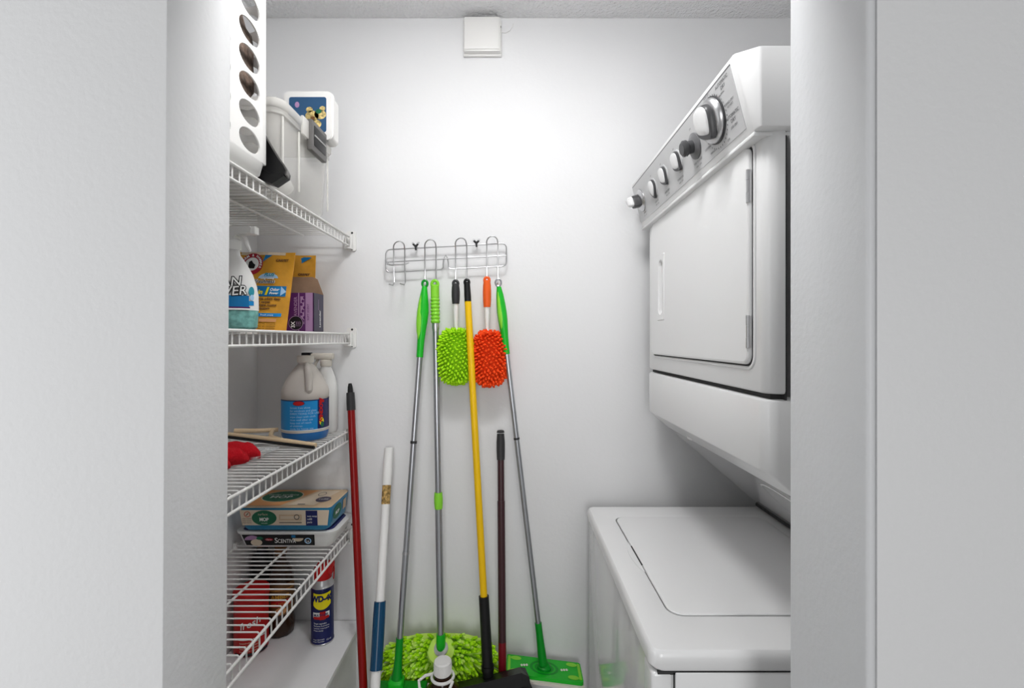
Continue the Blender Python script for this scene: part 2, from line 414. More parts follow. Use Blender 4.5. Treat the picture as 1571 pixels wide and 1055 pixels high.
# ------------------------------------------------------------ second shelf
# spray bottle
dS = 1.10; cx = -.657
t = thing('spray_bottle', W(cx, dS, H2), 'white trigger spray bottle with a blue band and teal liquid', 'spray bottle')
z0 = CH + H2 + E
prof = [(.050, 0), (.058, .006), (.060, .03), (.0605, .045), (.060, .080), (.0555, .105), (.047, .130), (.035, .152), (.026, .166), (.020, .174), (.018, .186)]
b = MB(); b.lathe(prof[:4], (cx, dS, z0), 'teal_liquid', 36, sy=.6); b.build('liquid_base', t)
b = MB(); b.lathe([(r + .0004, z) for r, z in prof[3:]], (cx, dS, z0), 'plastic_white', 36, sy=.6); b.build('bottle_body', t)
A0 = math.atan2(-dS, -cx)
def ell(C, rx, ry, a0):
    C = Vector(C); f = (rx + ry) / 2
    def g(u, v, w=0.0):
        a = a0 + u / f; return C + Vector(((rx + w) * math.cos(a), (ry + w) * math.sin(a), v))
    return g
T = ell((cx, dS, z0), .0612, .0372, A0 - .1)
b = MB(); b.rect(T, -.06, .050, .028, .078, 'blue', .0008, 16, 1); b.rect(T, .028, .056, .040, .066, 'blue_sky', .0008, 3, 1); b.rect(T, -.06, .0490, .03, .0525, 'purple', .0012, 12, 1)
b.rect(T, -.06, .0455, .03, .049, 'white_print', .0012, 12, 1)
for i, wd in enumerate((.022, .03)): b.text(T, ('aloe', 'fresh')[i], -.03, .060 - .006 * i, .006, 'white_print')
b.text(T, 'CLEAN', .0125, .101, .029, 'black_print', .0016, .12, 'RIGHT', .25, .0022, sx=.84); b.text(T, 'CLEAN', .0125, .101, .029, 'white_print', .0024, .12, 'RIGHT', .25, .0002, sx=.84)
b.text(T, 'SHOWER', .022, .081, .029, 'black_print', .0016, .12, 'RIGHT', .25, .0022, sx=.84); b.text(T, 'SHOWER', .022, .081, .029, 'white_print', .0024, .12, 'RIGHT', .25, .0002, sx=.84)
b.disc(T, .034, .088, .007, .011, 'teal', .001); b.disc(T, .035, .074, .005, .007, 'blue_pale', .0012)
b.build('label', t)
b = MB(); zc = z0 + .186
b.lathe([(.020, 0), (.021, .004), (.021, .022), (.017, .026)], (cx, dS, zc), 'plastic_white', 24); b.build('collar', t)
b = MB(); T = plane_map((cx, dS, zc), (1, -.12, 0), (0, 0, 1))
b.prism([(-.03, .024), (.014, .024), (.018, .034), (.034, .036), (.056, .036), (.058, .048), (.052, .053), (-.02, .053), (-.034, .045)], T, -.012, .012, 'plastic_white', False)
b.box((cx + .053, dS - .016, zc + .035), (cx + .063, dS + .004, zc + .053), 'plastic_white', .002)
b.build('spray_head', t)
b = MB(); pts = [T(.022, .036), T(.034, .026), T(.040, .010), T(.048, -.004)]; b.tube(pts, [.005, .006, .005, .003], 'plastic_white', 8); b.build('trigger', t)

# pouches
def pouch(name, c, wd, ht, rot, label, lean, mt='gold'):
    c = Vector(c); t = thing(name, c, label, 'pouch')
    R = Vector((math.cos(rot), math.sin(rot), 0)); N = Vector((math.sin(rot), -math.cos(rot), 0)); U = (Vector((0, 0, 1)) + N * -.10 + R * lean).normalized()
    nu, nv = 16, 20
    def surf(sgn):
        return lambda u, v, w=0.0: c + Vector((0, 0, .0005)) + R * u * (1 - .04 * (1 - v / ht)) + U * v + N * (sgn * ((.024 * (1 - (2 * u / wd) ** 2) ** 1 * (1 - (v / ht) ** 1.5) + .0012)) + (w if sgn > 0 else -w) + .004 * math.sin(u * 60 + v * 35) * (v / ht) * (1 - (2 * u / wd) ** 2))
    b = MB()
    for sgn in (1, -1): b.rect(surf(sgn), -wd / 2, 0, wd / 2, ht, mt, 0, nu, nv)
    f, g = surf(1), surf(-1)
    loop = [(-wd / 2 + wd * i / nu, 0) for i in range(nu)] + [(wd / 2, ht * j / nv) for j in range(nv)] + [(wd / 2 - wd * i / nu, ht) for i in range(nu)] + [(-wd / 2, ht - ht * j / nv) for j in range(nv)]
    b.rings([[f(u, v, 0) for u, v in loop], [g(u, v, 0) for u, v in loop]], mt, False)
    for i in range(len(b.sm)): b.sm[i] = True
    b.build('pouch_body', t)
    return t, f
t, T = pouch('treat_pouch', W(-.678, 1.245, H2), .160, .213, .06, 'gold pouch with a red round emblem and blue arrow banner', .06)
b = MB()
b.rect(T, -.06, .205, .055, .2125, 'kraft_light', .0012, 8, 1)
b.disc(T, -.028, .180, .030, .030, 'crimson', .0016); b.disc(T, -.028, .180, .0185, .0185, 'white_print', .0024)
b.poly(T, [(-.036, .168), (-.02, .168), (-.018, .178), (-.024, .182), (-.03, .19), (-.036, .186)], 'black_print', .0034)
word = 'ARM & HAMMER'
for i, ch in enumerate(word):
    a = PI * .86 - PI * .98 * i / (len(word) - 1)
    b.text(T, ch, -.028 + .0215 * math.cos(a), .180 + .0215 * math.sin(a), .009, 'white_print', .0032, a - PI / 2, 'CENTER', 0, .0003)
b.poly(T, [(.006, .205), (.024, .205), (.0, .186)], 'blue', .0018)
b.text(T, 'CARPET', .034, .188, .0085, 'brown', .0022, 0, 'LEFT', .2, .0005)
b.disc(T, .021, .141, .026, .014, 'blue_pale', .0016, 0, 0, PI)
b.text(T, 'PLUS', .010, .147, .012, 'teal', .003, 0, 'LEFT', .3, .0004); b.text(T, 'Long Lasting', .002, .139, .007, 'white_print', .003, 0, 'LEFT', .2, .0003)
b.text(T, 'Freshness', -.014, .128, .0135, 'white_print', .0024, 0, 'LEFT', .2, .001); b.text(T, 'Freshness', -.014, .128, .0135, 'black_print', .003, 0, 'LEFT', .2, .0002)
b.rect(T, -.03, .092, .070, .120, 'blue', .0018, 12, 2)
b.rect(T, .029, .098, .058, .116, 'blue_sky', .0024, 4, 1); b.poly(T, [(.058, .094), (.071, .105), (.058, .119)], 'blue_pale', .0028)
b.text(T, '4', -.016, .097, .026, 'yellow_print', .0034, 0, 'LEFT', .2, .0008); b.text(T, 'in', .001, .098, .017, 'yellow_print', .0034, 0, 'LEFT', .2, .0006); b.text(T, '1', .016, .097, .027, 'yellow_print', .0034, 0, 'LEFT', .2, .0014)
b.text(T, 'Odor', .031, .107, .010, 'white_print', .0034, 0, 'LEFT', .2, .0004); b.text(T, 'Power', .031, .098, .008, 'white_print', .0034, 0, 'LEFT', .2, .0004)
for i, s_ in enumerate(('Eliminates odors deep', 'down in carpet', 'and freshens rooms', 'Easy to vacuum', 'Pet safe')):
    b.text(T, s_, -.016, .083 - .0085 * i, .0085, 'brown', .0026, 0, 'LEFT', 0, .0004)
b.rect(T, .012, .038, .066, .047, 'blue_sky', .0024, 6, 1); b.text(T, 'Fresh scent', .018, .040, .0065, 'white_print', .0034)
b.rect(T, .016, .024, .056, .032, 'kraft_orange', .0024, 6, 1)
for i in range(3): b.text(T, 'Net wt. contents', .014, .017 - .006 * i, .006, 'brown', .0026)
b.disc(T, -.018, .027, .028, .021, 'brown_food', .0020); b.disc(T, -.006, .034, .012, .009, 'gold_dark', .0028); b.disc(T, -.026, .018, .013, .009, 'brown', .0028)
b.build('printed_front', t)
t, T = pouch('treat_pouch', W(-.680, 1.44, H2), .145, .240, .05, 'gold pouch with a blue diagonal stripe behind the purple carton', -.02)
b = MB(); b.poly(T, [(-.02, .180), (-.02, .202), (.036, .234), (.062, .234)], 'blue', .0016)
b.text(T, 'CARPET', .024, .175, .009, 'brown', .002, 0, 'LEFT', .2, .0006); b.disc(T, -.03, .17, .03, .03, 'crimson', .0016)
b.build('printed_front', t)

# purple carton
t = thing('purple_carton', W(-.605, 1.33, H2), 'open purple carton with its brown flap up, beside the gold pouches', 'carton')
x0, x1, y0, y1 = -.668, -.548, 1.295, 1.362; z0 = CH + H2 + E; hh = .106
b = MB()
for a, c in (((x0, y0, z0), (x1, y0 + .001, z0 + hh)), ((x0, y1 - .001, z0), (x1, y1, z0 + hh)), ((x0, y0, z0), (x0 + .001, y1, z0 + hh)), ((x1 - .001, y0, z0), (x1, y1, z0 + hh)), ((x0, y0, z0), (x1, y1, z0 + .001))):
    b.box(a, c, 'purple')
b.build('carton_body', t)
T = plane_map((x0, y0, z0), (1, 0, 0), (0, 0, 1)); TS = plane_map((x1, y0, z0), (0, 1, 0), (0, 0, 1))
b = MB(); b.rect(T, .098, 0, .118, hh, 'lilac'); b.rect(T, .078, 0, .081, hh, 'lilac'); b.rect(T, .084, .02, .095, hh - .01, 'lilac', .0006)
for i in range(9): b.disc(T, .087 + (i % 3) * .004, .02 + i * .009, .0035, .004, 'purple', .001)
b.text(T, 'LAVENDER', .075, .036, .012, 'lilac', .001, PI / 2, 'LEFT', 0, .0002); b.text(T, 'SOFT SCENT', .108, .03, .008, 'purple', .0012, PI / 2)
b.disc(T, .072, .023, .021, .021, 'black_print', .0012); b.disc(T, .072, .023, .020, .020, 'lilac', .0018, .92); b.text(T, '3X', .069, .010, .014, 'white_print', .002, PI / 2, 'LEFT', 0, .0005)
for i in range(3): b.text(T, 'longer', .075 + .005 * i, .014, .0055, 'lilac', .002, PI / 2)
b.rect(TS, .001, .0005, .066, hh, 'purple_grey'); b.text(TS, 'Lavender', .045, .012, .013, 'white_print', .0012, PI / 2, 'LEFT', 0, .0003); b.rect(TS, .03, .06, .032, .09, 'lilac', .001)
b.build('printed_face', t)
b = MB(); TF = plane_map((x0, y1, z0 + hh), (1, 0, 0), (0, -.05, 1)); b.prism([(.0, 0), (.12, 0), (.104, .045), (.09, .052), (.03, .052), (.016, .045)], TF, -.001, .0, 'cardboard'); b.build('flap', t)

# ------------------------------------------------------------ third shelf
cx, cy = -.613, 1.392; z0 = CH + H3 + E
t = thing('cleaner_jug', (cx, cy, z0), 'translucent jug with a wraparound blue label, on the third shelf', 'jug')
b = MB(); b.lathe([(.052, 0), (.060, .004), (.0645, .016), (.0645, .026)], (cx, cy, z0), 'blue_liquid', 40); b.build('liquid_base', t)
b = MB(); b.lathe([(.0645, .026), (.0655, .027), (.0655, .031), (.064, .032), (.064, .121), (.0655, .123), (.0655, .140), (.063, .150), (.052, .175), (.038, .198), (.025, .215), (.0205, .219), (.0205, .232)], (cx, cy, z0), 'plastic_warm', 40); b.build('jug_body', t)
b = MB(); b.lathe([(.0225, .224), (.0235, .226), (.0235, .242), (.021, .244), (.0, .244)], (cx, cy, z0), 'plastic_cream', 28); b.build('cap', t)
an = math.atan2(-cy, -cx); dr = Vector((math.cos(an + .15), math.sin(an + .15), 0)); q = Vector((cx, cy, z0))
b = MB(); b.tube([q + dr * .020 + Vector((0, 0, .218)), q + dr * .044 + Vector((0, 0, .205)), q + dr * .060 + Vector((0, 0, .18)), q + dr * .064 + Vector((0, 0, .15)), q + dr * .056 + Vector((0, 0, .138))], [.008, .010, .0105, .010, .008], 'plastic_warm', 12); b.build('handle', t)
T = cyl_map((cx, cy, z0), .0642, an)
b = MB(); b.rect(T, -.10, .034, .033, .119, 'blue_sky', .0008, 30, 1); b.rect(T, .033, .034, .085, .119, 'navy', .0008, 12, 1); b.rect(T, .085, .034, .12, .119, 'black_print', .0008, 8, 1)
b.rect(T, -.10, .117, .12, .1195, 'navy', .0012, 40, 1); b.rect(T, -.10, .033, .12, .035, 'white_print', .0012, 40, 1)
b.disc(T, -.018, .111, .016, .007, 'navy', .0013); b.disc(T, -.018, .111, .0145, .006, 'red', .0018)
for i, s_ in enumerate(('Streak free shine', 'for windows and glass', 'DIRECTIONS FOR USE', 'wipe clean with cloth', 'rinse well after use', 'keep out of reach', 'of children', 'made for home use')):
    b.text(T, s_, -.042, .096 - .0085 * i, .008, 'blue_pale', .0016)
b.text(T, 'WINDOW', .049, .050, .0155, 'red', .0018, PI / 2, 'LEFT', 0, .001); b.disc(T, .046, .055, .008, .011, 'yellow_print', .0016); b.disc(T, .048, .047, .006, .008, 'green_print', .002); b.rect(T, .038, .110, .055, .117, 'red', .0016, 3)
b.build('label', t)
cx, cy = -.592, 1.493
t = thing('white_bottle', (cx, cy, z0), 'slender white trigger bottle behind the blue-label jug', 'bottle')
b = MB(); b.lathe([(.031, 0), (.035, .006), (.035, .12), (.034, .14), (.028, .17), (.018, .198), (.014, .205), (.014, .212)], (cx, cy, z0), 'plastic_white', 32); b.build('bottle_body', t)
b = MB(); b.lathe([(.016, .206), (.0175, .209), (.0175, .225), (.015, .228)], (cx, cy, z0), 'plastic_cream', 20); b.build('collar', t)
b = MB(); b.box((cx - .046, cy - .012, z0 + .2285), (cx + .024, cy + .012, z0 + .248), 'plastic_cream', .005); b.build('spray_head', t)
b = MB(); b.box((cx - .074, cy - .012, z0 + .230), (cx - .047, cy + .012, z0 + .250), 'black', .002); b.build('nozzle', t)
b = MB(); b.tube([(cx - .025, cy, z0 + .230), (cx - .033, cy, z0 + .216), (cx - .036, cy, z0 + .200)], [.005, .005, .003], 'plastic_cream', 8); b.build('trigger', t)

# squeegee with a loop
t = thing('squeegee', W(-.66, 1.29, H3), 'beige squeegee with a black rubber edge lying on the third shelf', 'squeegee')
A, B_ = W(-.795, 1.315, -.266), W(-.528, 1.262, -.284)
b = MB(); b.tube([A, lerp(A, B_, .35), lerp(A, B_, .7), B_], [.0065, .008, .008, .006], 'tan', 10); b.build('bar', t)
b = MB(); o_ = Vector((-.0015, -.011, -.004)); b.tube([A + o_, lerp(A, B_, .5) + o_, B_ + o_ + Vector((.002, 0, 0))], .0042, 'black', 8); b.build('rubber_blade', t)
b = MB(); c = W(-.655, 1.36, -.282)
b.tube([W(-.795, 1.345, -.262), W(-.735, 1.36, -.264), W(-.690, 1.385, -.266)], [.007, .006, .006], 'tan', 10)
b.tube([W(-.70, 1.375, -.266), W(-.694, 1.352, -.272), W(-.680, 1.325, -.276), W(-.64, 1.300, -.279), W(-.59, 1.282, -.282)], [.006, .0065, .007, .007, .006], 'tan', 10)
b.build('handle_loop', t)

# clear film bag and red cloth
b = MB()
from mathutils import noise
T = lambda u, v, w=0: W(-.775 + u, 1.13 + v, H3 + .006 + .006 * noise.noise(Vector((u * 30, v * 30, 1))) + w)
b.rect(T, 0, 0, .16, .12, 'film', 0, 20, 16); b.rect(T, 0, 0, .16, .12, 'film', .002, 20, 16)
b.rect(T, .02, .012, .09, .026, 'white_print', .003, 10, 2); b.rect(T, .1, .05, .12, .056, 'white_print', .003, 3, 1)
for i in range(len(b.sm)): b.sm[i] = True
tag(b.build('plastic_sleeve', None, W(-.70, 1.19, H3)), 'clear plastic sleeve with a white print beside the red cloth', 'plastic bag')
b = MB()
def roll(path, rad, sd):
    n = len(path); rings = []
    for i, p in enumerate(path):
        p = Vector(p); a = Vector(path[min(n - 1, i + 1)]) - Vector(path[max(0, i - 1)]); a.z = 0; a.normalize(); sdv = Vector((a.y, -a.x, 0))
        R = rad[i]; ring = []
        for k in range(40):
            t_ = 2 * PI * k / 40; q = p + sdv * R * 1.25 * math.cos(t_) + Vector((0, 0, R + R * math.sin(t_)))
            q *= 1; o_ = .0035 * noise.noise(q * 60 + Vector((sd, 0, 0))) + .0020 * noise.noise(q * 260)
            q += (q - p - Vector((0, 0, R))).normalized() * o_; q.z = max(q.z, CH + H3 + .001); ring.append(q)
        rings.append(ring)
    b.rings(rings, 'red_cloth')
def path(pts, n=40):
    out = []
    for i in range(n):
        t_ = i / (n - 1) * (len(pts) - 1); k = min(len(pts) - 2, int(t_)); out.append(lerp(Vector(pts[k]), Vector(pts[k + 1]), t_ - k))
    return out
z_ = H3 + .001
def rads(r_, n=40): return [r_ * math.sqrt(min(1, .12 + (n - 1 - i) / 5)) * (1 + .06 * math.sin(i * .5)) for i in range(n)]
roll(path([W(-.80, 1.045, z_), W(-.74, 1.085, z_), W(-.68, 1.12, z_), W(-.622, 1.160, z_)]), rads(.022), 1)
roll(path([W(-.80, 1.005, z_), W(-.73, 1.04, z_), W(-.67, 1.075, z_), W(-.628, 1.118, z_)]), rads(.020), 2)
roll(path([W(-.80, .965, z_), W(-.73, .995, z_), W(-.675, 1.025, z_), W(-.638, 1.062, z_)]), rads(.019), 3)
tag(b.build('cleaning_cloth', None, W(-.70, 1.09, H3)), 'folded red cleaning cloth on the third shelf', 'cloth')

# ------------------------------------------------------------ fourth shelf: two tubs
z0 = CH + H4 + E
t = thing('wipes_tub', (-.66, 1.44, z0), 'flat cream tub with a black floral label, lower of the stack', 'tub')
b = MB(); loft(b, [(-.668, 1.455, z0, .252, .124, .02), (-.668, 1.455, z0 + .006, .264, .134, .022), (-.668, 1.455, z0 + .042, .290, .144, .024), (-.668, 1.455, z0 + .043, .298, .152, .026), (-.668, 1.455, z0 + .049, .300, .154, .026), (-.668, 1.455, z0 + .050, .29, .146, .022)], 'plastic_white'); b.build('tub_body', t)
b = MB(); loft(b, [(-.668, 1.455, z0 + .0505, .27, .13, .02), (-.668, 1.455, z0 + .054, .262, .126, .02)], 'navy'); b.build('peel_lid', t)
T = plane_map((-.668, 1.455 - .0665, z0 + .004), (1, 0, 0), (0, -.10, 1))
b = MB(); b.prism([(-.115, .004), (.085, .004), (.085, .036), (-.128, .036)], T, .0015, .0025, 'black_print')
b.disc(T, -.098, .02, .022, .014, 'lilac', .003, 0, 0, PI); b.disc(T, -.085, .013, .017, .010, 'kraft_light', .0033); b.disc(T, -.075, .026, .010, .005, 'green_print', .0036)
b.disc(T, -.048, .022, .012, .004, 'crimson', .0034); b.text(T, 'Clorox', -.057, .020, .006, 'white_print', .0037)
b.text(T, 'S', -.032, .012, .022, 'white_print', .0036, 0, 'LEFT', 0, .0002); b.text(T, 'CENTIVA', -.0225, .012, .0165, 'white_print', .0036, 0, 'LEFT', 0, .0002, sx=.78)
b.disc(T, .037, .026, .016, .010, 'kraft_light', .0033, 0, PI, 2 * PI); b.disc(T, .066, .018, .010, .009, 'blue_pale', .0033, .7); b.text(T, '24', .060, .013, .010, 'white_print', .0036); b.rect(T, .018, .028, .03, .035, 'blue', .0033)
b.build('label', t)
z1 = z0 + .0545
t = thing('mop_pad_box', (-.655, 1.435, z1), 'blue and kraft box of mop pads with a green circle, top of the stack', 'box')
b = MB(); loft(b, [(-.665, 1.452, z1, .240, .140, .018), (-.665, 1.452, z1 + .006, .252, .150, .02), (-.665, 1.452, z1 + .066, .266, .160, .012), (-.665, 1.452, z1 + .068, .264, .158, .01)], 'tub_blue'); b.build('tub_body', t)
b = MB(); loft(b, [(-.665, 1.452, z1 + .0682, .266, .161, .012), (-.665, 1.452, z1 + .0705, .262, .158, .012)], 'kraft'); 
T = lambda u, v, w=0: Vector((-.665 + u, 1.452 + v * .82, z1 + .0705 + w))
b.poly(T, [(-.12, -.085), (-.02, -.085), (.04, .085), (-.12, .085)], 'kraft_orange', .0003); b.disc(T, -.05, .015, .062, .062, 'green_print', .0006); b.disc(T, -.05, .015, .062, .062, 'kraft_light', .0008, .95)
b.text(T, 'MOP', -.085, -.005, .032, 'white_print', .0010, 0, 'LEFT', 0, .0005); b.text(T, 'multi surface', -.098, .025, .018, 'white_print', .0010)
b.poly(T, [(0, -.08), (.08, -.08), (.11, .08), (.05, .08)], 'kraft_light', .0006); b.disc(T, .065, .04, .012, .022, 'charcoal', .0009, .85); b.disc(T, .088, -.02, .022, .03, 'purple_grey', .0010); b.text(T, 'refill', .074, -.024, .016, 'white_print', .0013)
b.rect(T, .028, -.075, .05, -.068, 'charcoal', .0009)
b.build('lid', t)
T = plane_map((-.665, 1.452 - .0755, z1 + .006), (1, 0, 0), (0, -.075, 1))
b = MB(); b.prism([(-.124, .011), (.124, .011), (.130, .056), (-.130, .056)], T, .001, .0022, 'kraft_light')
b.disc(T, -.059, .033, .036, .0225, 'green_print', .0026, 0, 0, 2 * PI); b.text(T, 'MOP', -.073, .024, .014, 'white_print', .0030, 0, 'LEFT', 0, .0006, sx=.9); b.text(T, 'surface', -.077, .041, .010, 'kraft_light', .0030); b.text(T, 'wet pads', -.068, .016, .005, 'white_print', .0030)
b.disc(T, -.108, .044, .0095, .0085, 'red', .0026, .8); b.poly(T, [(-.113, .040), (-.110, .040), (-.103, .048), (-.106, .048)], 'charcoal', .0028)
for i in range(3): b.text(T, 'clean home', -.124, .029 - .006 * i, .006, 'charcoal', .0028)
b.rect(T, -.016, .026, .050, .043, 'kraft', .0024); b.rect(T, -.012, .030, .046, .039, 'kraft_light', .0028); b.disc(T, .036, .036, .008, .008, 'charcoal', .0032, .75)
b.rect(T, -.016, .018, .05, .020, 'charcoal', .0028)
b.rect(T, .062, .010, .096, .055, 'navy', .0026)
for i, s_ in enumerate(('wet mop', 'refill', 'pads')): b.text(T, s_, .066, .036 - .009 * i, .008, 'white_print', .0030)
b.build('front_label', t)
T = plane_map((-.665 + .1262, 1.452, z1 + .006), (0, 1, 0), (.075, 0, 1))
b = MB(); b.prism([(-.056, .012), (.056, .012), (.060, .054), (-.060, .054)], T, .001, .002, 'tub_blue'); b.disc(T, -.02, .033, .034, .022, 'green_print', .003); b.text(T, 'MOP', -.036, .026, .014, 'white_print', .0036, 0, 'LEFT', 0, .0006); b.rect(T, .026, .02, .052, .05, 'kraft', .003)
b.build('side_label', t)

# ------------------------------------------------------------ ledge: can, red canister, dark bottles
z0 = CH + H5 + E
def canister(cx, cy, r, h, m, name, label, cat):
    t = thing(name, (cx, cy, z0), label, cat); b = MB()
    b.lathe([(r * .92, 0), (r, .004), (r, h * .9), (r * .93, h * .96), (r * .8, h), (0, h)], (cx, cy, z0), m, 36); b.build('body', t); return t
cx, cy = -.777, 1.40
t = canister(cx, cy, .046, .160, 'red', 'red_canister', 'red canister under the lowest wire shelf', 'canister')
b = MB(); b.lathe([(.0475, .155), (.0485, .158), (.0485, .176), (.044, .180), (0, .180)], (cx, cy, z0), 'red', 36); b.build('lid', t)
T = cyl_map((cx, cy, z0), .0462, math.atan2(-cy, -cx)); b = MB()
b.text(T, 'fresh', -.03, .08, .028, 'white_print', .0016, .25, 'LEFT', .3, .0002); b.rect(T, -.04, .05, .04, .052, 'white_print', .001, 8)
for i in range(4): b.text(T, 'household cleaner', -.032, .04 - .008 * i, .007, 'kraft_light', .0014)
b.rect(T, -.05, .004, .05, .012, 'black_print', .001, 10); b.build('label', t)
cx, cy = -.728, 1.478
t = thing('amber_bottle', (cx, cy, z0), 'dark amber bottle with a gold and red label beside the red canister', 'bottle')
b = MB(); b.lathe([(.036, 0), (.040, .006), (.042, .03), (.038, .05), (.038, .17), (.030, .20), (.016, .22), (.014, .245)], (cx, cy, z0), 'amber', 10); b.build('bottle_body', t)
b = MB(); b.lathe([(.017, .245), (.018, .248), (.018, .268), (.015, .27), (0, .27)], (cx, cy, z0), 'brown', 20); b.build('cap', t)
T = cyl_map((cx, cy, z0), .039, math.atan2(-cy, -cx)); b = MB(); b.rect(T, -.05, .07, .05, .165, 'brown', .001, 12, 1)
b.rect(T, -.05, .145, .05, .150, 'gold_dark', .0016, 12); b.text(T, 'AMBER', -.028, .122, .017, 'gold', .0018, 0, 'LEFT', 0, .0005); b.rect(T, -.03, .098, .03, .116, 'red', .0016, 8); b.text(T, 'OIL SOAP', -.027, .102, .011, 'gold', .002); b.disc(T, 0, .084, .016, .011, 'kraft_orange', .0016)
b.build('label', t)
cx, cy = -.7985, 1.5035
t = thing('dark_bottle', (cx, cy, z0), 'tall black bottle behind the red canister', 'bottle')
b = MB(); b.lathe([(.031, 0), (.033, .006), (.033, .205), (.029, .225), (.018, .238), (.015, .26)], (cx, cy, z0), 'black', 28); b.build('bottle_body', t)
b = MB(); b.lathe([(.018, .26), (.018, .285), (0, .287)], (cx, cy, z0), 'brown', 20); b.build('cap', t)
# spray can
cx, cy = -.582, 1.440; r = .0335
t = thing('spray_can', (cx, cy, z0), 'blue and yellow aerosol can with a red spray top on the ledge', 'spray can')
b = MB(); b.lathe([(r - .003, 0), (r, .002), (r, .004), (r - .001, .006), (r - .001, .166), (r, .168)], (cx, cy, z0), 'navy', 40); b.build('can_body', t)
b = MB(); b.lathe([(r, .168), (r + .0006, .170), (r - .002, .173), (r - .004, .178), (r - .008, .188), (r - .009, .190)], (cx, cy, z0), 'chrome', 40); b.build('metal_shoulder', t)
MB().lathe([(r - .003, 0), (r + .0006, .0008), (r + .0006, .0035), (r, .004)], (cx, cy, z0), 'chrome', 40).build('bottom_rim', t)
b = MB(); b.lathe([(r - .008, .189), (r - .006, .191), (r - .007, .205), (r - .010, .222), (.016, .230), (0, .231)], (cx, cy, z0), 'red', 28)
b.box((cx - .012, cy - .016, z0 + .222), (cx + .036, cy + .010, z0 + .240), 'red', .006, 3); b.box((cx + .018, cy - .014, z0 + .205), (cx + .034, cy + .008, z0 + .232), 'red', .004)
b.tube([(cx + .034, cy, z0 + .236), (cx + .036, cy, z0 + .215), (cx + .034, cy, z0 + .185)], .0016, 'red', 8)
b.build('spray_top', t)
T = cyl_map((cx, cy, z0), r, math.atan2(-cy, -cx) - .05); b = MB()
N_ = 16
def shield(u): return .108 + .012 * (abs(u) / .026) ** 2.2
for i in range(N_):
    u0 = -.026 + .052 * i / N_; u1 = u0 + .052 / N_
    b.poly(T, [(u0, shield(u0)), (u1, shield(u1)), (u1, .158 - .003 * math.cos(u1 * 60)), (u0, .158 - .003 * math.cos(u0 * 60))], 'yellow_print', .0008)
b.text(T, 'WD-40', 0, .133, .0235, 'navy', .0016, 0, 'CENTER', 0, .0014, sx=.84)
b.rect(T, -.027, .084, .022, .100, 'white_print', .0008, 8); b.rect(T, -.025, .080, .020, .088, 'red', .0012, 8); b.rect(T, -.006, .078, .01, .102, 'red', .0014, 4); b.text(T, 'MULTI-USE', -.024, .090, .0085, 'navy', .002, 0, 'LEFT', 0, .0003)
b.text(T, 'Stops squeaks', -.024, .066, .0065, 'white_print', .0012, -.04); b.text(T, 'Removes & protects', -.024, .059, .0055, 'white_print', .0012, -.04); b.text(T, 'Loosens rusted parts', -.024, .052, .0052, 'white_print', .0012, -.04); b.text(T, 'Frees sticky', -.024, .045, .0058, 'white_print', .0012, -.04)
for i in range(2): b.text(T, 'danger: flammable', -.026, .018 - .006 * i, .0045, 'white_print', .0012)
b.text(T, '12 oz', .012, .013, .007, 'white_print', .0012)
b.build('label', t)

# ------------------------------------------------------------ hook rack
RD = 1.515
t = thing('hook_rack', P(684, 415, RD), 'chrome wire hook rack on the back wall holding the mops', 'hook rack')
def RP(px, py, d=RD): return P(px, py - (px - 592) * 0.054, d)     # the rack hangs slightly askew
def arc(c0, r, a0, a1, n=5): return [(c0[0] + r * math.cos(a0 + (a1 - a0) * k / n), c0[1] + r * math.sin(a0 + (a1 - a0) * k / n)) for k in range(n + 1)]
b = MB()
pp = [(680, 410)] + [(680, 417 - 2), (677, 418)] + arc((599, 411), 7, PI / 2, PI) + arc((599, 390), 7, PI, 1.5 * PI) + arc((770, 390), 7, -PI / 2, 0) + arc((770, 411), 7, 0, PI / 2) + [(691, 418), (688, 415), (688, 410), (687, 402), (684, 396), (681, 402)]
b.tube([RP(x, y) for x, y in pp], .0023, 'chrome', 8, closed=True)
b.tube([RP(592, 402), RP(684, 402, RD - .003), RP(777, 402)], .0021, 'chrome', 8)
b.tube([RP(597, 402), RP(594, 405, RD - .02), RP(600, 407, RD - .028), RP(622, 407, RD - .028), RP(627, 405, RD - .02)], .0018, 'chrome', 8)
b.build('frame', t)
for px in (604, 652, 699, 747):
    b = MB()
    for dx in (0,):
        dn = 57 if px != 604 else 42
        L0 = [RP(px, 386 + dn, RD - .034), RP(px - 1, 388 + dn, RD - .03), RP(px, 386 + dn - 6, RD - .012), RP(px, 402 + 8, RD - .004), RP(px, 385, RD - .006)]
        up = [RP(px + 8 - 8.5 * math.cos(a), 380 - 9 * math.sin(a), RD - .012 - .010 * math.sin(a)) for a in [PI * k / 8 for k in range(9)]]
        R0 = [RP(px + 17, 385, RD - .006), RP(px + 17, 402 + 8, RD - .004), RP(px + 17, 386 + dn - 6, RD - .012), RP(px + 16, 388 + dn, RD - .03), RP(px + 17, 386 + dn, RD - .034)]
        if px == 604:
            L0 = [RP(px - 7, 436, RD - .055), RP(px - 1, 438, RD - .045), RP(px + 1, 434, RD - .02)] + L0[3:]
            R0 = R0[:2] + [RP(px + 18, 434, RD - .02), RP(px + 16, 438, RD - .045), RP(px + 10, 436, RD - .055)]
        b.tube(L0 + up + R0, .0021, 'chrome', 8)
    b.build('double_hook', t)
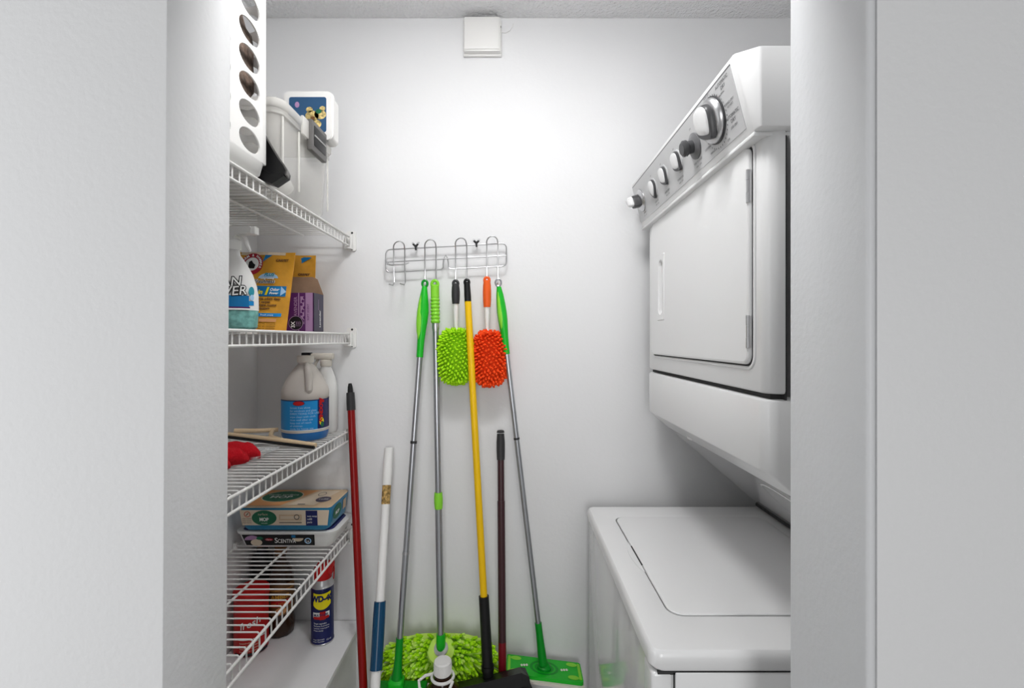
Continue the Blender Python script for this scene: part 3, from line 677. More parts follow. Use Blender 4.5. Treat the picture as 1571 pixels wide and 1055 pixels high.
for px in (638, 731):
    b = MB(); c = RP(px, 386)
    b.tube([c, c + Vector((0, -.004, .008)), c + Vector((0, -.002, .016))], .003, 'charcoal', 8)
    for s_ in (-1, 1):
        b.tube([c + Vector((0, -.002, .010)), c + Vector((s_ * .007, -.006, .018)), c + Vector((s_ * .010, -.002, .024))], [.003, .0035, .002], 'charcoal', 8)
        b.lathe([(.004, 0), (.003, .003)], c + Vector((s_ * .008, -.006, .021)), 'chrome', 10, axis=(0, -1, 0))
    b.tube([c + Vector((0, 0, .012)), c + Vector((0, D - RD, .012))], .002, 'charcoal', 8)
    b.build('mounting_clip', t)

# ------------------------------------------------------------ poles
def seg(p0, p1, y0, y1):
    """points of the straight 3-D line p0-p1 that project to image rows y0 and y1"""
    def at(y):
        k = (520 - y) / F; a = p0.z - CH; c = p1.z - CH
        tt = (a - k * p0.y) / ((a - k * p0.y) - (c - k * p1.y)); return p0 + (p1 - p0) * tt
    return at(y0), at(y1)
def stick(t, name, p0, p1, y0, y1, r, m, seg_=16, parent=None):
    a, c = seg(p0, p1, y0, y1)
    if not isinstance(r, (list, tuple)): r = [r, r]
    pts = [lerp(a, c, k / (len(r) - 1)) for k in range(len(r))]
    return MB().tube(pts, list(r), m, seg_).build(name, parent or t)
def eye(t, name, c, R, r, m, flat=1.0, dirn=None, dn=None):
    up = dn if dn else Vector((0, 0, 1)); rt = Vector((1, 0, 0))
    return MB().tube([c + rt * R * .8 * math.cos(a) + up * R * math.sin(a) for a in [2 * PI * k / 20 for k in range(20)]], r, m, 8, closed=True).build(name, t)

# A  green-handled spray-mop on left
p0, p1 = P(652, 432, 1.487), P(608.5, 1048, 1.370)
t = thing('flat_mop', p1, 'flat mop with a bulging green grip, leftmost of the hanging mops', 'mop', )
stick(t, 'grip', p0, p1, 440, 548, [.008, .0125, .0165, .0185, .0170, .0140, .0115, .0108, .0105], 'green')
a, c = seg(p0, p1, 452, 520); b = MB(); o_ = Vector((-.006, -.008, 0)); b.tube([lerp(a, c, k / 6) + o_ for k in range(7)], [.002, .007, .0095, .011, .0105, .008, .002], 'green_lime', 12); b.build('grip_inlay', t)
eye(t, 'hanging_eye', seg(p0, p1, 435, 440)[0], .010, .004, 'green_dark')
stick(t, 'upper_tube', p0, p1, 545, 678, .0085, 'alu'); stick(t, 'middle_tube', p0, p1, 676, 849, .0088, 'alu'); stick(t, 'lower_tube', p0, p1, 848, 982, .0092, 'alu')
for y in (678, 848): stick(t, 'joint_ring', p0, p1, y - 2, y + 2, .0102, 'charcoal' if y == 678 else 'chrome')
stick(t, 'socket', p0, p1, 978, 1042, [.011, .011, .011, .013, .017], 'green_dark')
b = MB(); c0 = P(608, 1046, 1.370); b.box(c0 - Vector((.022, .02, .03)), c0 + Vector((.022, .02, .012)), 'green', .009, 3); b.build('swivel_joint', t)
hz = -1.008
b = MB(); b.box(W(-.416, 1.31, hz - .012), W(-.252, 1.395, hz), 'green_dark', .004); b.build('head_plate', t)
b = MB(); b.box(W(-.420, 1.303, hz - .022), W(-.247, 1.402, hz - .0125), 'plastic_cream', .003); b.build('cleaning_pad', t)

# chenille fingers
def fingers(b, surf, n, ln, r, mats, seed=1, droop=.3, seg_=6):
    rnd = random.Random(seed)
    for k in range(n):
        p, nn = surf(k, rnd)
        if p is None: continue
        nn = nn.normalized(); l = ln * rnd.uniform(.8, 1.2)
        bend = Vector((rnd.uniform(-.3, .3), rnd.uniform(-.2, .2), -droop + rnd.uniform(-.2, .2)))
        q = p + nn * l * .55 + bend * l * .2; e = q + (nn + bend).normalized() * l * .5
        b.tube([p - nn * .004, p + nn * l * .2, q, e, e + (e - q).normalized() * r * .8], [r * .7, r, r * 1.15, r, r * .35], rnd.choice(mats), seg_)
# B  chenille mop
p0, p1 = P(667, 432, 1.487), P(676.5, 995, 1.428)
t = thing('dust_mop', p1, 'big lime chenille mop with a ribbed green grip and green collar', 'mop')
a, c = seg(p0, p1, 437, 497); b = MB(); pts = []; rs = []
for k in range(61):
    u = k / 60; pts.append(lerp(a, c, u)); rs.append(.0135 * (1 if .02 < u < .98 else .8) + (.0014 * math.sin(u * 2 * PI * 11) if .3 < u < .96 else 0))
b.tube(pts, rs, 'green_lime', 20); b.build('grip', t)
eye(t, 'hanging_eye', seg(p0, p1, 436, 440)[0], .012, .005, 'green_lime')
stick(t, 'ferrule', p0, p1, 496, 510, [.011, .0115, .009], 'chrome')
stick(t, 'upper_tube', p0, p1, 508, 758, .0095, 'alu'); stick(t, 'lower_tube', p0, p1, 778, 985, .0108, 'alu')
stick(t, 'collar', p0, p1, 755, 780, [.012, .0135, .0135, .012], 'green_lime')
stick(t, 'socket', p0, p1, 972, 996, [.0135, .014, .014], 'green')
cc = W(-.225, 1.478, -1.025); rx, rz, ry = .165, .098, .040
b = MB()
b.rings([[cc + Vector((rx * s_ * math.copysign(abs(math.cos(a)) ** .7, math.cos(a)), -y_, rz * s_ * math.copysign(abs(math.sin(a)) ** .7, math.sin(a)))) for a in [2 * PI * k / 32 for k in range(32)]] for s_, y_ in ((.9, -.02), (1, -.01), (1, .01), (.9, .025), (.6, .035), (.2, .04))], 'lime_pale')
b.build('mop_backing', t)
def mopsurf(k, rnd):
    a = rnd.uniform(0, 2 * PI); s_ = math.sqrt(rnd.uniform(.02, 1))
    x = math.copysign(abs(math.cos(a)) ** .7, math.cos(a)) * s_; z = math.copysign(abs(math.sin(a)) ** .7, math.sin(a)) * s_
    if math.hypot(rx * x - .002, (rz * z - .062) * 1.0) < .036: return None, None
    p = cc + Vector((rx * x, -.040 * math.sqrt(max(0, 1 - s_ ** 3)) + .002, rz * z))
    return p, Vector((x * 1.1, -.75, z * .9))
b = MB(); fingers(b, mopsurf, 950, .032, .0042, ['lime', 'lime', 'lime_pale'], 3, .25); b.build('chenille_fringe', t)
b = MB(); ax = (0, -.6, .8); q = P(677, 996, 1.428)
b.lathe([(.038, -.004), (.040, 0), (.034, .004), (.022, .006)], q, 'lime_pale', 28, axis=ax); b.lathe([(.021, .005), (.0215, .009), (.018, .010)], q, 'grey_latch_light', 24, axis=ax); b.build('swivel_base', t)

# dusters
def duster(px, y0, yg, yn, hc, hw, m1, m2, grip, label, seed, zz=1.485):
    p0, p1 = P(px, y0, zz), P(px + .5, yn + 8, zz)
    t = thing('hand_duster', P(px, hc[1], zz), label, 'duster', 'chenille dusters hanging on the rack')
    stick(t, 'grip', p0, p1, y0 + 5, yg, [.0105, .0125, .0132, .0132, .0125, .0110], grip)
    eye(t, 'hanging_eye', seg(p0, p1, y0 + 5, y0 + 9)[0], .0095, .0045, grip)
    stick(t, 'neck', p0, p1, yg, yn + 8, [.0085, .0075, .0058, .0055], 'plastic_white')
    c = P(*hc, zz); rx, ry, rz = hw
    b = MB(); b.rings([[c + Vector((rx * .75 * s_ * math.cos(a), ry * .6 * s_ * math.sin(a), rz * .85 * z_)) for a in [2 * PI * k / 20 for k in range(20)]] for s_, z_ in ((.3, -1), (.75, -.85), (1, -.4), (1, .4), (.75, .85), (.3, 1))], m2); b.build('core', t)
    N = 520; ga = PI * (3 - math.sqrt(5))
    def sf(k, rnd):
        z = 1 - 2 * (k + .5) / N; r_ = math.sqrt(1 - z * z); a = k * ga
        x, y = r_ * math.cos(a), r_ * math.sin(a); r8 = max(.001, (abs(x) ** 3 + abs(z) ** 3) ** (1 / 3)); f = min(1.25, 1 / max(r8, .72))
        p = c + Vector((rx * .74 * x * f, ry * .6 * y, rz * .82 * z * f)); return p, Vector((x / rx, y / ry * .9, z / rz))
    b = MB(); fingers(b, sf, N, .0165, .0036, [m1], seed, .25, 6); b.build('chenille_head', t)
t_ = duster(699, 430, 466, 503, (699, 546), (.057, .030, .088), 'lime', 'lime', 'charcoal', 'lime green chenille duster with a dark grey grip', 11)
t_ = duster(747, 425, 471, 505, (751, 549), (.055, .030, .088), 'orange', 'orange', 'orange_plastic', 'orange chenille duster with an orange grip', 12)

# yellow broom
p0, p1 = P(716, 428, 1.462), P(749, 1040, 1.375)
t = thing('push_broom', p1, 'black broom on a bright yellow pole hanging from the rack', 'broom')
stick(t, 'end_cap', p0, p1, 433, 463, [.0095, .0100, .0105, .0105], 'black'); eye(t, 'hanging_eye', seg(p0, p1, 433, 436)[0], .0085, .0042, 'black')
stick(t, 'pole', p0, p1, 462, 917, .0105, 'yellow')
stick(t, 'socket', p0, p1, 914, 1038, [.0150, .0150, .0152, .0155, .0158, .0165], 'black'); stick(t, 'socket_ring', p0, p1, 1020, 1027, [.0185, .0185], 'black')
b = MB()
def hp(px, py, d): return P(px, py, d)
top = [hp(672, 1052, 1.40), hp(745, 1036, 1.40), hp(797, 1023, 1.40), hp(806, 1024, 1.40)]
fr = [hp(666, 1064, 1.34), hp(745, 1046, 1.34), hp(800, 1032, 1.34), hp(812, 1038, 1.34)]
dn = Vector((0, 0, -.035)); lowf = [p + dn + Vector((.006 if i > 1 else -.004, -.006, 0)) for i, p in enumerate(fr)]; lowb = [p + dn + Vector((.006 if i > 1 else -.004, .006, 0)) for i, p in enumerate(top)]
b.rings([[top[i], fr[i], lowf[i], lowb[i]] for i in range(4)], 'black', True, False); b.build('broom_head', t)
b = MB(); rnd = random.Random(4)
for k in range(420):
    u = rnd.random(); v = rnd.random(); i = min(2, int(u * 3)); f = u * 3 - i
    p = lerp(lerp(lowb[i], lowb[i + 1], f), lerp(lowf[i], lowf[i + 1], f), v)
    e = p + Vector(((u - .45) * .10 + rnd.uniform(-.004, .004), -.01 + (v - .5) * -.05, -.14))
    b.tube([p + Vector((0, 0, .004)), e], [.0022, .0014], 'black_matte', 4)
b.build('bristles', t)

# C  green swivel sweeper on the right
p0, p1 = P(764.5, 432, 1.475), P(833, 1018, 1.45)
t = thing('flat_mop', P(835, 1030, 1.45), 'flat sweeper mop with a slim green grip and green rectangular head', 'mop')
stick(t, 'grip', p0, p1, 440, 543, [.007, .0115, .0140, .0155, .0150, .0130, .0110, .0100, .0098], 'green')
a, c = seg(p0, p1, 448, 512); b = MB(); o_ = Vector((-.004, -.007, 0)); b.tube([lerp(a, c, k / 6) + o_ for k in range(7)], [.002, .006, .008, .0095, .009, .006, .002], 'green_lime', 12); b.build('grip_inlay', t)
eye(t, 'hanging_eye', P(764.5, 433.5, 1.475), .0115, .0028, 'alu')
stick(t, 'pole', p0, p1, 541, 957, .0082, 'alu')
stick(t, 'joint_ring', p0, p1, 671, 674, .0092, 'charcoal')
stick(t, 'socket', p0, p1, 955, 1018, [.0105, .0105, .0115, .013, .014], 'green_dark')
P_TL, P_TR, P_BR, P_BL = P(781, 1003, 1.505), P(893, 1017, 1.50), P(889, 1046, 1.41), P(776, 1032, 1.41)
R_ = (P_TR - P_TL).normalized(); U_ = (P_TL - P_BL); U_ = (U_ - R_ * U_.dot(R_)).normalized(); cen = (P_TL + P_TR + P_BR + P_BL) / 4
T = plane_map(cen, R_, U_); Wd = (P_TR - P_TL).length; Hd = .095
b = MB(); b.prism(rrect(Wd, Hd, .008), T, -.010, 0, 'green'); 
b.disc(T, 0, 0, .045, .034, 'green_dark', .0004, .8); b.disc(T, 0, 0, .030, .022, 'green_dark', .0006, .8)
for su in (-1, 1):
    b.prism(rrect(.008, Hd * .8, .003, cx=su * (Wd / 2 - .008)), T, 0, .002, 'green_lime')
b.build('head_plate', t)
b = MB()
for su in (-1, 1):
    for sv in (-1, 1): MB().disc(T, su * .088, sv * .031, .017, .010, 'green_lime', .0010).build('cloth_gripper', t)
    b = MB()
    for k in (-1, 0, 1): b.disc(T, su * .062 + k * .008, k * .002, .0035, .006, 'plastic_cream', .0012)
    b.build('head_print', t)
b = MB(); b.prism(rrect(Wd + .006, Hd + .016, .008), T, -.018, -.0105, 'plastic_cream'); b.build('cleaning_pad', t)
b = MB(); nn = T(0, 0, 1) - T(0, 0, 0); b.lathe([(.022, 0), (.022, .006), (.014, .014), (.010, .020)], T(0, 0, 0), 'green_dark', 24, axis=nn); b.build('swivel_joint', t)

# leaning poles that stand on the floor
def foot(p0, pxb, d1, r):
    k = 535 / F; a = p0.z - CH; tt = (a + k * p0.y) / ((a + k * p0.y) - (-CH + k * d1)); dd = lerp(p0.y, d1, tt); X = (pxb - 787) / F * dd
    return Vector((p0.x + (X - p0.x) / tt, d1, r * .0 + .002))
p0 = P(537, 588, 1.515); p1 = foot(p0, 557.5, 1.33, .011)
t = thing('broom_pole', p1, 'red pole with a black tip leaning on the wall beside the shelves', 'pole')
stick(t, 'threaded_tip', p0, p1, 588, 604, [.005, .0075, .0085, .009], 'black'); stick(t, 'tip_sleeve', p0, p1, 602, 629, [.0125, .0135, .0135], 'charcoal')
MB().tube([seg(p0, p1, 627, 700)[0], p1], [.0115, .0120], 'red_pole', 20).build('pole', t)
p0 = P(596.5, 687, 1.51); p1 = foot(p0, 575.5, 1.14, .013)
t = thing('extension_pole', p1, 'white pole with a navy blue sleeve and gold printed band', 'pole')
stick(t, 'end_cap', p0, p1, 687, 744, [.0140, .0148, .0150, .0150, .0140], 'plastic_white')
stick(t, 'hang_hole', P(592.2, 691, 1.497), P(592.2, 697, 1.497), 691, 697, .0025, 'brown', 8)
stick(t, 'printed_band', p0, p1, 744, 773, .0132, 'kraft_print'); stick(t, 'upper_pole', p0, p1, 772, 924, .0125, 'plastic_white')
stick(t, 'sleeve', p0, p1, 922, 1027, [.0165, .0172, .0172, .0168, .0168], 'blue_grip')
MB().tube([seg(p0, p1, 1026, 1040)[0], p1], [.0135, .0135], 'plastic_white', 20).build('lower_pole', t)
p0 = P(768, 662, 1.515); p1 = foot(p0, 771, 1.36, .011)
t = thing('broom_pole', p1, 'dark maroon pole with a grey ribbed tip, behind the yellow broom', 'pole')
stick(t, 'tip_sleeve', p0, p1, 665, 705, [.0115, .0135, .0135, .0125], 'charcoal'); b = MB(); a, c = seg(p0, p1, 663, 668); b.lathe([(.0128, 0), (.0105, .006), (0, .008)], a, 'charcoal', 16); b.build('tip_cap', t)
stick(t, 'upper_pole', p0, p1, 703, 770, .0105, 'maroon'); stick(t, 'middle_pole', p0, p1, 768, 985, .0118, 'maroon'); 
MB().tube([seg(p0, p1, 984, 1000)[0], p1], [.012, .012], 'maroon_red', 20).build('lower_pole', t)

# brown jug with a white cap, on a carton
cx, cy = -.2005, 1.345
zt = CH - .916
t = thing('brown_jug', (cx, cy, zt - .30), 'brown jug with a white screw cap and a white ring handle', 'jug')
b = MB(); b.lathe([(.060, 0), (.066, .008), (.067, .17), (.060, .20), (.042, .225), (.030, .240), (.024, .248), (.024, .262)], (cx, cy, zt - .30), 'amber', 36); b.build('jug_body', t)
b = MB(); b.lathe([(.023, 0), (.0248, .002), (.0248, .034), (.022, .037), (0, .0375)], (cx, cy, zt - .037), 'plastic_white', 36)
for k in range(36): a = 2 * PI * k / 36; b.tube([(cx + .0249 * math.cos(a), cy + .0249 * math.sin(a), zt - .034), (cx + .0249 * math.cos(a), cy + .0249 * math.sin(a), zt - .008)], .0009, 'plastic_white', 4)
b.build('cap', t)
b = MB(); zr = zt - .046
b.tube([(cx + .031 * math.cos(a), cy + .031 * math.sin(a), zr) for a in [2 * PI * k / 24 for k in range(24)]], .0042, 'plastic_white', 8, closed=True)
b.tube([(cx - .026, cy + .012, zr), (cx - .050, cy, zr + .002), (cx - .066, cy - .012, zr - .004), (cx - .060, cy - .03, zr - .012), (cx - .03, cy - .05, zr - .02), (cx + .002, cy - .052, zr - .022), (cx + .022, cy - .045, zr - .012), (cx + .031, cy - .02, zr)], .0042, 'plastic_white', 8)
b.build('ring_handle', t)
b = MB(); b.box((cx - .10, cy - .08, .0005), (cx + .10, cy + .08, zt - .3005), 'cardboard', .002)
tag(b.build('cardboard_box', None, (cx, cy, 0)), 'plain brown cardboard box on the floor under the brown jug', 'box')

# small white box near the ceiling
t = thing('wall_box', P(741, 73, 1.52), 'small white plastic box high on the back wall near the ceiling', 'wall box')
b = MB(); b.box(W(-.158, 1.513, .925), W(-.040, D - .0005, 1.034), 'plastic_white', .003); b.box(W(-.161, 1.530, .919), W(-.037, D - .0005, 1.036), 'plastic_white', .002); b.build('housing', t)
b = MB(); b.box(W(-.156, 1.510, .930), W(-.044, 1.514, 1.033), 'plastic_white', .003); b.build('cover', t)
b = MB(); b.lathe([(.003, 0), (.003, .002)], W(-.0405, 1.522, 1.008), 'charcoal', 10, axis=(1, 0, 0)); b.build('screw', t)
b = MB(); b.tube([W(-.038, 1.536, 1.00), W(-.025, 1.537, .998), W(-.010, 1.537, 1.006), W(-.002, 1.537, 1.018), W(.001, 1.537, 1.03)], .0009, 'plastic_white', 6); b.build('wire', t)

# ------------------------------------------------------------ washer
XW = .229; YN, YF = .783, 1.466; ZT = CH - .519
t = thing('washing_machine', (0.58, 1.12, 0), 'white top-loading washing machine below the dryer', 'washer')
b = MB(); b.box((XW + .006, YN + .004, 0.0), (1.0, YF - .004, ZT - .036), 'enamel_gloss', .006, 3); b.build('cabinet', t)
# top plate with the lid opening left as a recess
LX0, LX1, LY0, LY1 = .297, .722, .887, 1.374
b = MB(); loft(b, [((XW + 1.0) / 2 + .003, (YN + YF) / 2, ZT - .034, 1.0 - XW - .006, YF - YN - .006, .018), ((XW + 1.0) / 2, (YN + YF) / 2, ZT - .028, 1.0 - XW, YF - YN, .020), ((XW + 1.0) / 2, (YN + YF) / 2, ZT - .012, 1.0 - XW, YF - YN, .020), ((XW + 1.0) / 2, (YN + YF) / 2, ZT - .004, 1.0 - XW - .005, YF - YN - .005, .018), ((XW + 1.0) / 2, (YN + YF) / 2, ZT - .0008, 1.0 - XW - .012, YF - YN - .012, .016)], 'enamel', False)
outer = rrect(1.0 - XW - .012, YF - YN - .012, .016, 6, (XW + 1.0) / 2, (YN + YF) / 2); inner = rrect(LX1 - LX0 + .006, LY1 - LY0 + .006, .030, 6, (LX0 + LX1) / 2, (LY0 + LY1) / 2)
b.rings([[Vector((x, y, ZT - .0008)) for x, y in outer], [Vector((x, y, ZT)) for x, y in [lerp(Vector(o), Vector(i), .08) for o, i in zip(outer, inner)]], [Vector((x, y, ZT)) for x, y in [lerp(Vector(o), Vector(i), .95) for o, i in zip(outer, inner)]], [Vector((x, y, ZT - .001)) for x, y in inner], [Vector((x, y, ZT - .012)) for x, y in inner]], 'enamel', False)
b.poly(lambda u, v, w=0: Vector((u, v, ZT - .012)), inner, 'groove'); b.build('top_panel', t)
b = MB()
def lidring(ins, z, r):
    pts = rrect(LX1 - LX0 - 2 * ins, LY1 - LY0 - 2 * ins, r, 8, (LX0 + LX1) / 2, (LY0 + LY1) / 2); out = []
    for x, y in pts: out.append(Vector((x, y, z)))
    return out
b.rings([lidring(0, ZT - .008, .030), lidring(0, ZT - .0005, .030), lidring(.0015, ZT + .0012, .029), lidring(.01, ZT + .0022, .024), lidring(.05, ZT + .0022, .02), lidring(.15, ZT + .0022, .02)], 'enamel'); ld = b.build('lid', t)
b = MB(); pts = [(LX0 - .0035 - .013 * math.sin(PI * k / 14) ** .7, lerp(1.05, 1.20, k / 14)) for k in range(15)]
b.add([Vector((x, y, ZT + .0007)) for x, y in pts] + [Vector((LX0 - .002, y, ZT + .0003)) for x, y in pts] , [[k, k + 1, 16 + k, 15 + k] for k in range(14)], 'enamel', False)
b.tube([Vector((x, y, ZT + .0006)) for x, y in pts], .0009, 'enamel', 6)
b.tube([Vector((LX0 - .0008, y, ZT + .0010)) for x, y in pts[3:-2]], .0018, 'groove', 6)
b.build('finger_notch', t)
b = MB(); b.box((XW + .012, YN + .002, ZT - .040), (1.0, YN + .006, ZT - .0345), 'groove'); b.box((.2675, YN + .002, .05), (.2695, YN + .006, ZT - .036), 'groove'); b.build('panel_seam', t)
b = MB(); b.box((XW + .002, YN + .001, .0), (.2670, YN + .05, ZT - .0365), 'enamel', .006, 3); b.build('corner_post', t)
b = MB(); b.box((.2700, YN + .0005, .04), (1.0, YN + .02, ZT - .0357), 'enamel', .0025); b.build('side_panel', t)

# ------------------------------------------------------------ dryer
XD = .420; DN, DF = .780, 1.466
def HZ(h): return CH + h
t = thing('clothes_dryer', (0.70, 1.12, HZ(-.519)), 'white stacked clothes dryer with chrome control knobs above the washer', 'dryer')
b = MB(); b.box((XD + .036, DN + .004, HZ(-.516)), (1.0, DF - .004, HZ(.350)), 'enamel', .004)
TX = plane_map((0, 0, 0), (1, 0, 0), (0, 0, 1))
for v in b.v:
    pass
# sloped undercut: shear the low front corner back
for v in b.v:
    if v.z < HZ(-.3) and v.x < .5: v.x += .325
    if v.z > HZ(.3): pass
b.build('cabinet', t)
b = MB()
# upper front frame: a rounded slab round the door
def frame_slab(b, z0, z1, m, x0=XD, x1=XD + .031, r=.022):
    yc = (DN + DF) / 2; L = DF - DN
    prof = [(x1, 0), (x0 + .012, 0.0)]
    # plan outline (x,y) with rounded front corners, extruded in z with softened top/bottom
    pl = [(x1, DN)] + [(x0 + r + r * math.cos(a), DN + r + r * math.sin(a)) for a in [1.5 * PI - PI / 2 * k / 8 for k in range(9)]] + [(x0 + r + r * math.cos(a), DF - r + r * math.sin(a)) for a in [PI - PI / 2 * k / 8 for k in range(9)]] + [(x1, DF)]
    def ring(z, ins): return [Vector((x + (ins if x < x1 - .001 else 0), y + ins * (1 if y < yc - .3 else (-1 if y > yc + .3 else 0)), z)) for x, y in pl]
    b.rings([ring(z0, .005), ring(z0 + .002, .0015), ring(z0 + .006, 0), ring(z1 - .006, 0), ring(z1 - .002, .0015), ring(z1, .005)], m)
frame_slab(b, HZ(-.092), HZ(.362), 'enamel'); b.build('front_frame', t)
MB().box((XD + .0315, DN + .0035, HZ(-.22)), (XD + .0355, DF - .004, HZ(.355)), 'groove').build('gasket', t)
MB().box((XD + .012, DN + .012, HZ(-.1005)), (XD + .031, DF - .01, HZ(-.0925)), 'groove').build('seam_strip', t)
b = MB(); frame_slab(b, HZ(-.224), HZ(-.101), 'enamel', XD - .002, XD + .060, .024)
for v in b.v:
    if v.z < HZ(-.2): v.z -= max(0, v.x - XD - .004) * .85
b.build('lower_panel', t)
# door
DY0, DY1, DZ0, DZ1 = .825, 1.408, HZ(-.045), HZ(.340)
TD = plane_map((XD, (DY0 + DY1) / 2, (DZ0 + DZ1) / 2), (0, -1, 0), (0, 0, 1))
def drr(i, w, r): return [TD(u, v, w) for u, v in rrect(DY1 - DY0 - 2 * i, DZ1 - DZ0 - 2 * i, r, 8)]
b = MB(); b.rings([drr(-.003, .0002, .021), drr(-.003, .0012, .021), drr(.001, .0012, .020)], 'groove', False); b.rings([drr(-.010, .0004, .026), drr(-.0085, .0022, .025), drr(-.005, .0022, .022), drr(-.0035, .0008, .021)], 'enamel', False); b.build('door_gasket', t)
b = MB()
# door skin with a slot for the pull
hy, hzc = (DY0 + DY1) / 2 - 1.312, HZ(.144) - (DZ0 + DZ1) / 2
b.rings([drr(0, .0005, .020), drr(0, .005, .020), drr(.0015, .0072, .019), drr(.005, .0082, .016)], 'enamel', False)
n = len(rrect(1, 1, .1, 8)); outer = rrect(DY1 - DY0 - .010, DZ1 - DZ0 - .010, .016, 8); inn = rrect(.036, .150, .016, 8, hy, hzc)
b.rings([[TD(u, v, .0082) for u, v in outer], [TD(u, v, .0082) for u, v in inn]], 'enamel', False, False)
b.rings([[TD(u, v, .0082) for u, v in inn], [TD(u, v, .0072) for u, v in rrect(.033, .147, .015, 8, hy, hzc)], [TD(u, v, .0015) for u, v in rrect(.024, .138, .010, 8, hy, hzc)]], 'enamel', False, False)
b.poly(TD, rrect(.024, .138, .010, 8, hy, hzc), 'enamel', .0015); dr_ = b.build('door', t)
b = MB(); r0 = rrect(.062, .184, .004, 6, hy, hzc); r1 = rrect(.058, .180, .003, 6, hy, hzc); r2 = rrect(.038, .153, .017, 6, hy, hzc)
b.rings([[TD(u, v, .0082) for u, v in r0], [TD(u, v, .0102) for u, v in r1], [TD(u, v, .0098) for u, v in r2], [TD(u, v, .007) for u, v in rrect(.035, .149, .016, 6, hy, hzc)]], 'enamel', False); b.build('pull_surround', dr_)
for zc in (.2685, .013):
    b = MB(); y = .828
    c = Vector((XD - .0075, y, HZ(zc)))
    for k, (a0, a1) in enumerate(((-.029, -.011), (-.0105, .0105), (.011, .029))):
        b.tube([c + Vector((0, 0, a0)), c + Vector((0, 0, a1))], .0032 if k != 1 else .0028, 'satin_metal', 12)
    b.box(c + Vector((.001, -.006, -.028)), c + Vector((.004, .0, .028)), 'satin_metal', .0008)
    b.build('hinge', t)
# sloped panel under the dryer
b = MB(); x0, x1 = XD + .012, .757; za, zb = HZ(-.224), HZ(-.510)
pr = [(x0, za), (x0 + .012, za - .016)] + [(lerp(x0 + .012, x1, k / 8), lerp(za - .016, zb, k / 8) ) for k in range(1, 9)]
rg = [[Vector((x, y, z)) for x, z in pr] + [Vector((.95, y, zb)), Vector((.95, y, za))] for y in (DN + .006, DF - .004)]
b.rings(rg, 'enamel_gloss', True, False); b.build('sloped_panel', t)
b = MB(); dv = (Vector((x1, 0, zb)) - Vector((x0 + .012, 0, za - .016))).normalized(); up = Vector((0, 1, 0)); TT = plane_map(Vector((x0 + .012, DN + .006, za - .016)), up, -dv)
b.add([TT(u, -v, -.0012) for u, v in arc((.12, .20), .13, 0, 2 * PI, 40)] + [TT(u, -v, -.0022) for u, v in arc((.12, .20), .126, 0, 2 * PI, 40)], [[k, k + 1, 42 + k, 41 + k] for k in range(40)], 'enamel', False)
b.lathe([(.008, 0), (.008, .004), (.004, .006)], TT(.45, -.028, 0), 'enamel', 16, axis=(-.4, 0, -.9)); b.build('access_cover', t)
MB().box((.752, DN + .01, HZ(-.5155)), (.95, DF - .004, HZ(-.508)), 'groove').build('foot_gap', t)

# console
CB, CT = Vector((.401, 0, HZ(.345))), Vector((.367, 0, HZ(.476)))
b = MB()
N0, N1, F1 = .786, .763, 1.469
def sec(y, xt, xb): return [Vector((xb, y, HZ(.345))), Vector((xt, y, HZ(.476))), Vector((.99, y, HZ(.476))), Vector((.99, y, HZ(.345)))]
b.rings([sec(N1, .401, .401), sec(N0, .367, .401), sec(F1 - .012, .367, .401), sec(F1, .385, .41)], 'enamel', True, False)
bm = bmesh.new(); vv = [bm.verts.new(v) for v in b.v]
for f in b.f:
    try: bm.faces.new([vv[i] for i in f])
    except ValueError: pass
bmesh.ops.bevel(bm, geom=bm.edges[:], offset=.003, segments=2, affect='EDGES', profile=.5, clamp_overlap=True)
b = MB(); b.addbm(bm, 'enamel'); b.box((.40, N1 + .02, HZ(.338)), (.99, F1 - .004, HZ(.3452)), 'enamel', .002)
cs = b.build('control_console', t)
UP = (CT - CB).normalized(); O = Vector(((CB.x + CT.x) / 2, 1.12, (CB.z + CT.z) / 2))
TC = plane_map(O, (0, -1, 0), UP)
def cd(y): return 1.12 - y
b = MB()
u0, u1, v0, v1 = cd(1.455), cd(.802), -.058, .056
b.prism([(u0, v0 + .004), (u1, v0 + .004), (u1, v1), (u0, v1)], TC, .0, .0016, 'panel_grey')
b.prism([(u0, v1), (u1, v1), (u1, v1 + .0035), (u0, v1 + .0035)], TC, .0, .0009, 'knob_mid'); b.build('faceplate', cs)
b = MB()
def lab(y, v, s_, sz=.0075): MB().text(TC, s_, cd(y), v, sz, 'print_grey', .0022, 0, 'CENTER').build('lettering', cs)
yk = .893
for k in range(36):
    a = 2 * PI * k / 36; rr_ = .048
    b.poly(TC, [(cd(yk) + rr_ * math.cos(a) - .0006, .0 + rr_ * math.sin(a) - .0012), (cd(yk) + rr_ * math.cos(a) + .0012, rr_ * math.sin(a) - .0012), (cd(yk) + rr_ * math.cos(a) + .0012, rr_ * math.sin(a) + .0016), (cd(yk) + rr_ * math.cos(a) - .0006, rr_ * math.sin(a) + .0016)], 'print_grey', .0024)
for (y, v, s_, sz) in ((.838, .046, 'AUTOMATIC', .0085), (.836, .037, 'DRY', .009), (.845, .030, 'NORMAL', .005), (.830, -.018, 'AUTOMATIC', .0085), (.830, -.027, 'DRY', .009), (.832, -.036, 'LESS DRY', .006), (.828, .006, 'TIMED DRY', .006), (.828, .0, 'NO HEAT', .005), (.925, -.046, 'WRINKLE', .0055), (.944, -.032, 'CUSTOM', .0055), (.860, -.050, 'OFF', .006), (.9, .052, 'MORE DRY', .005)):
    lab(y, v, s_, sz)
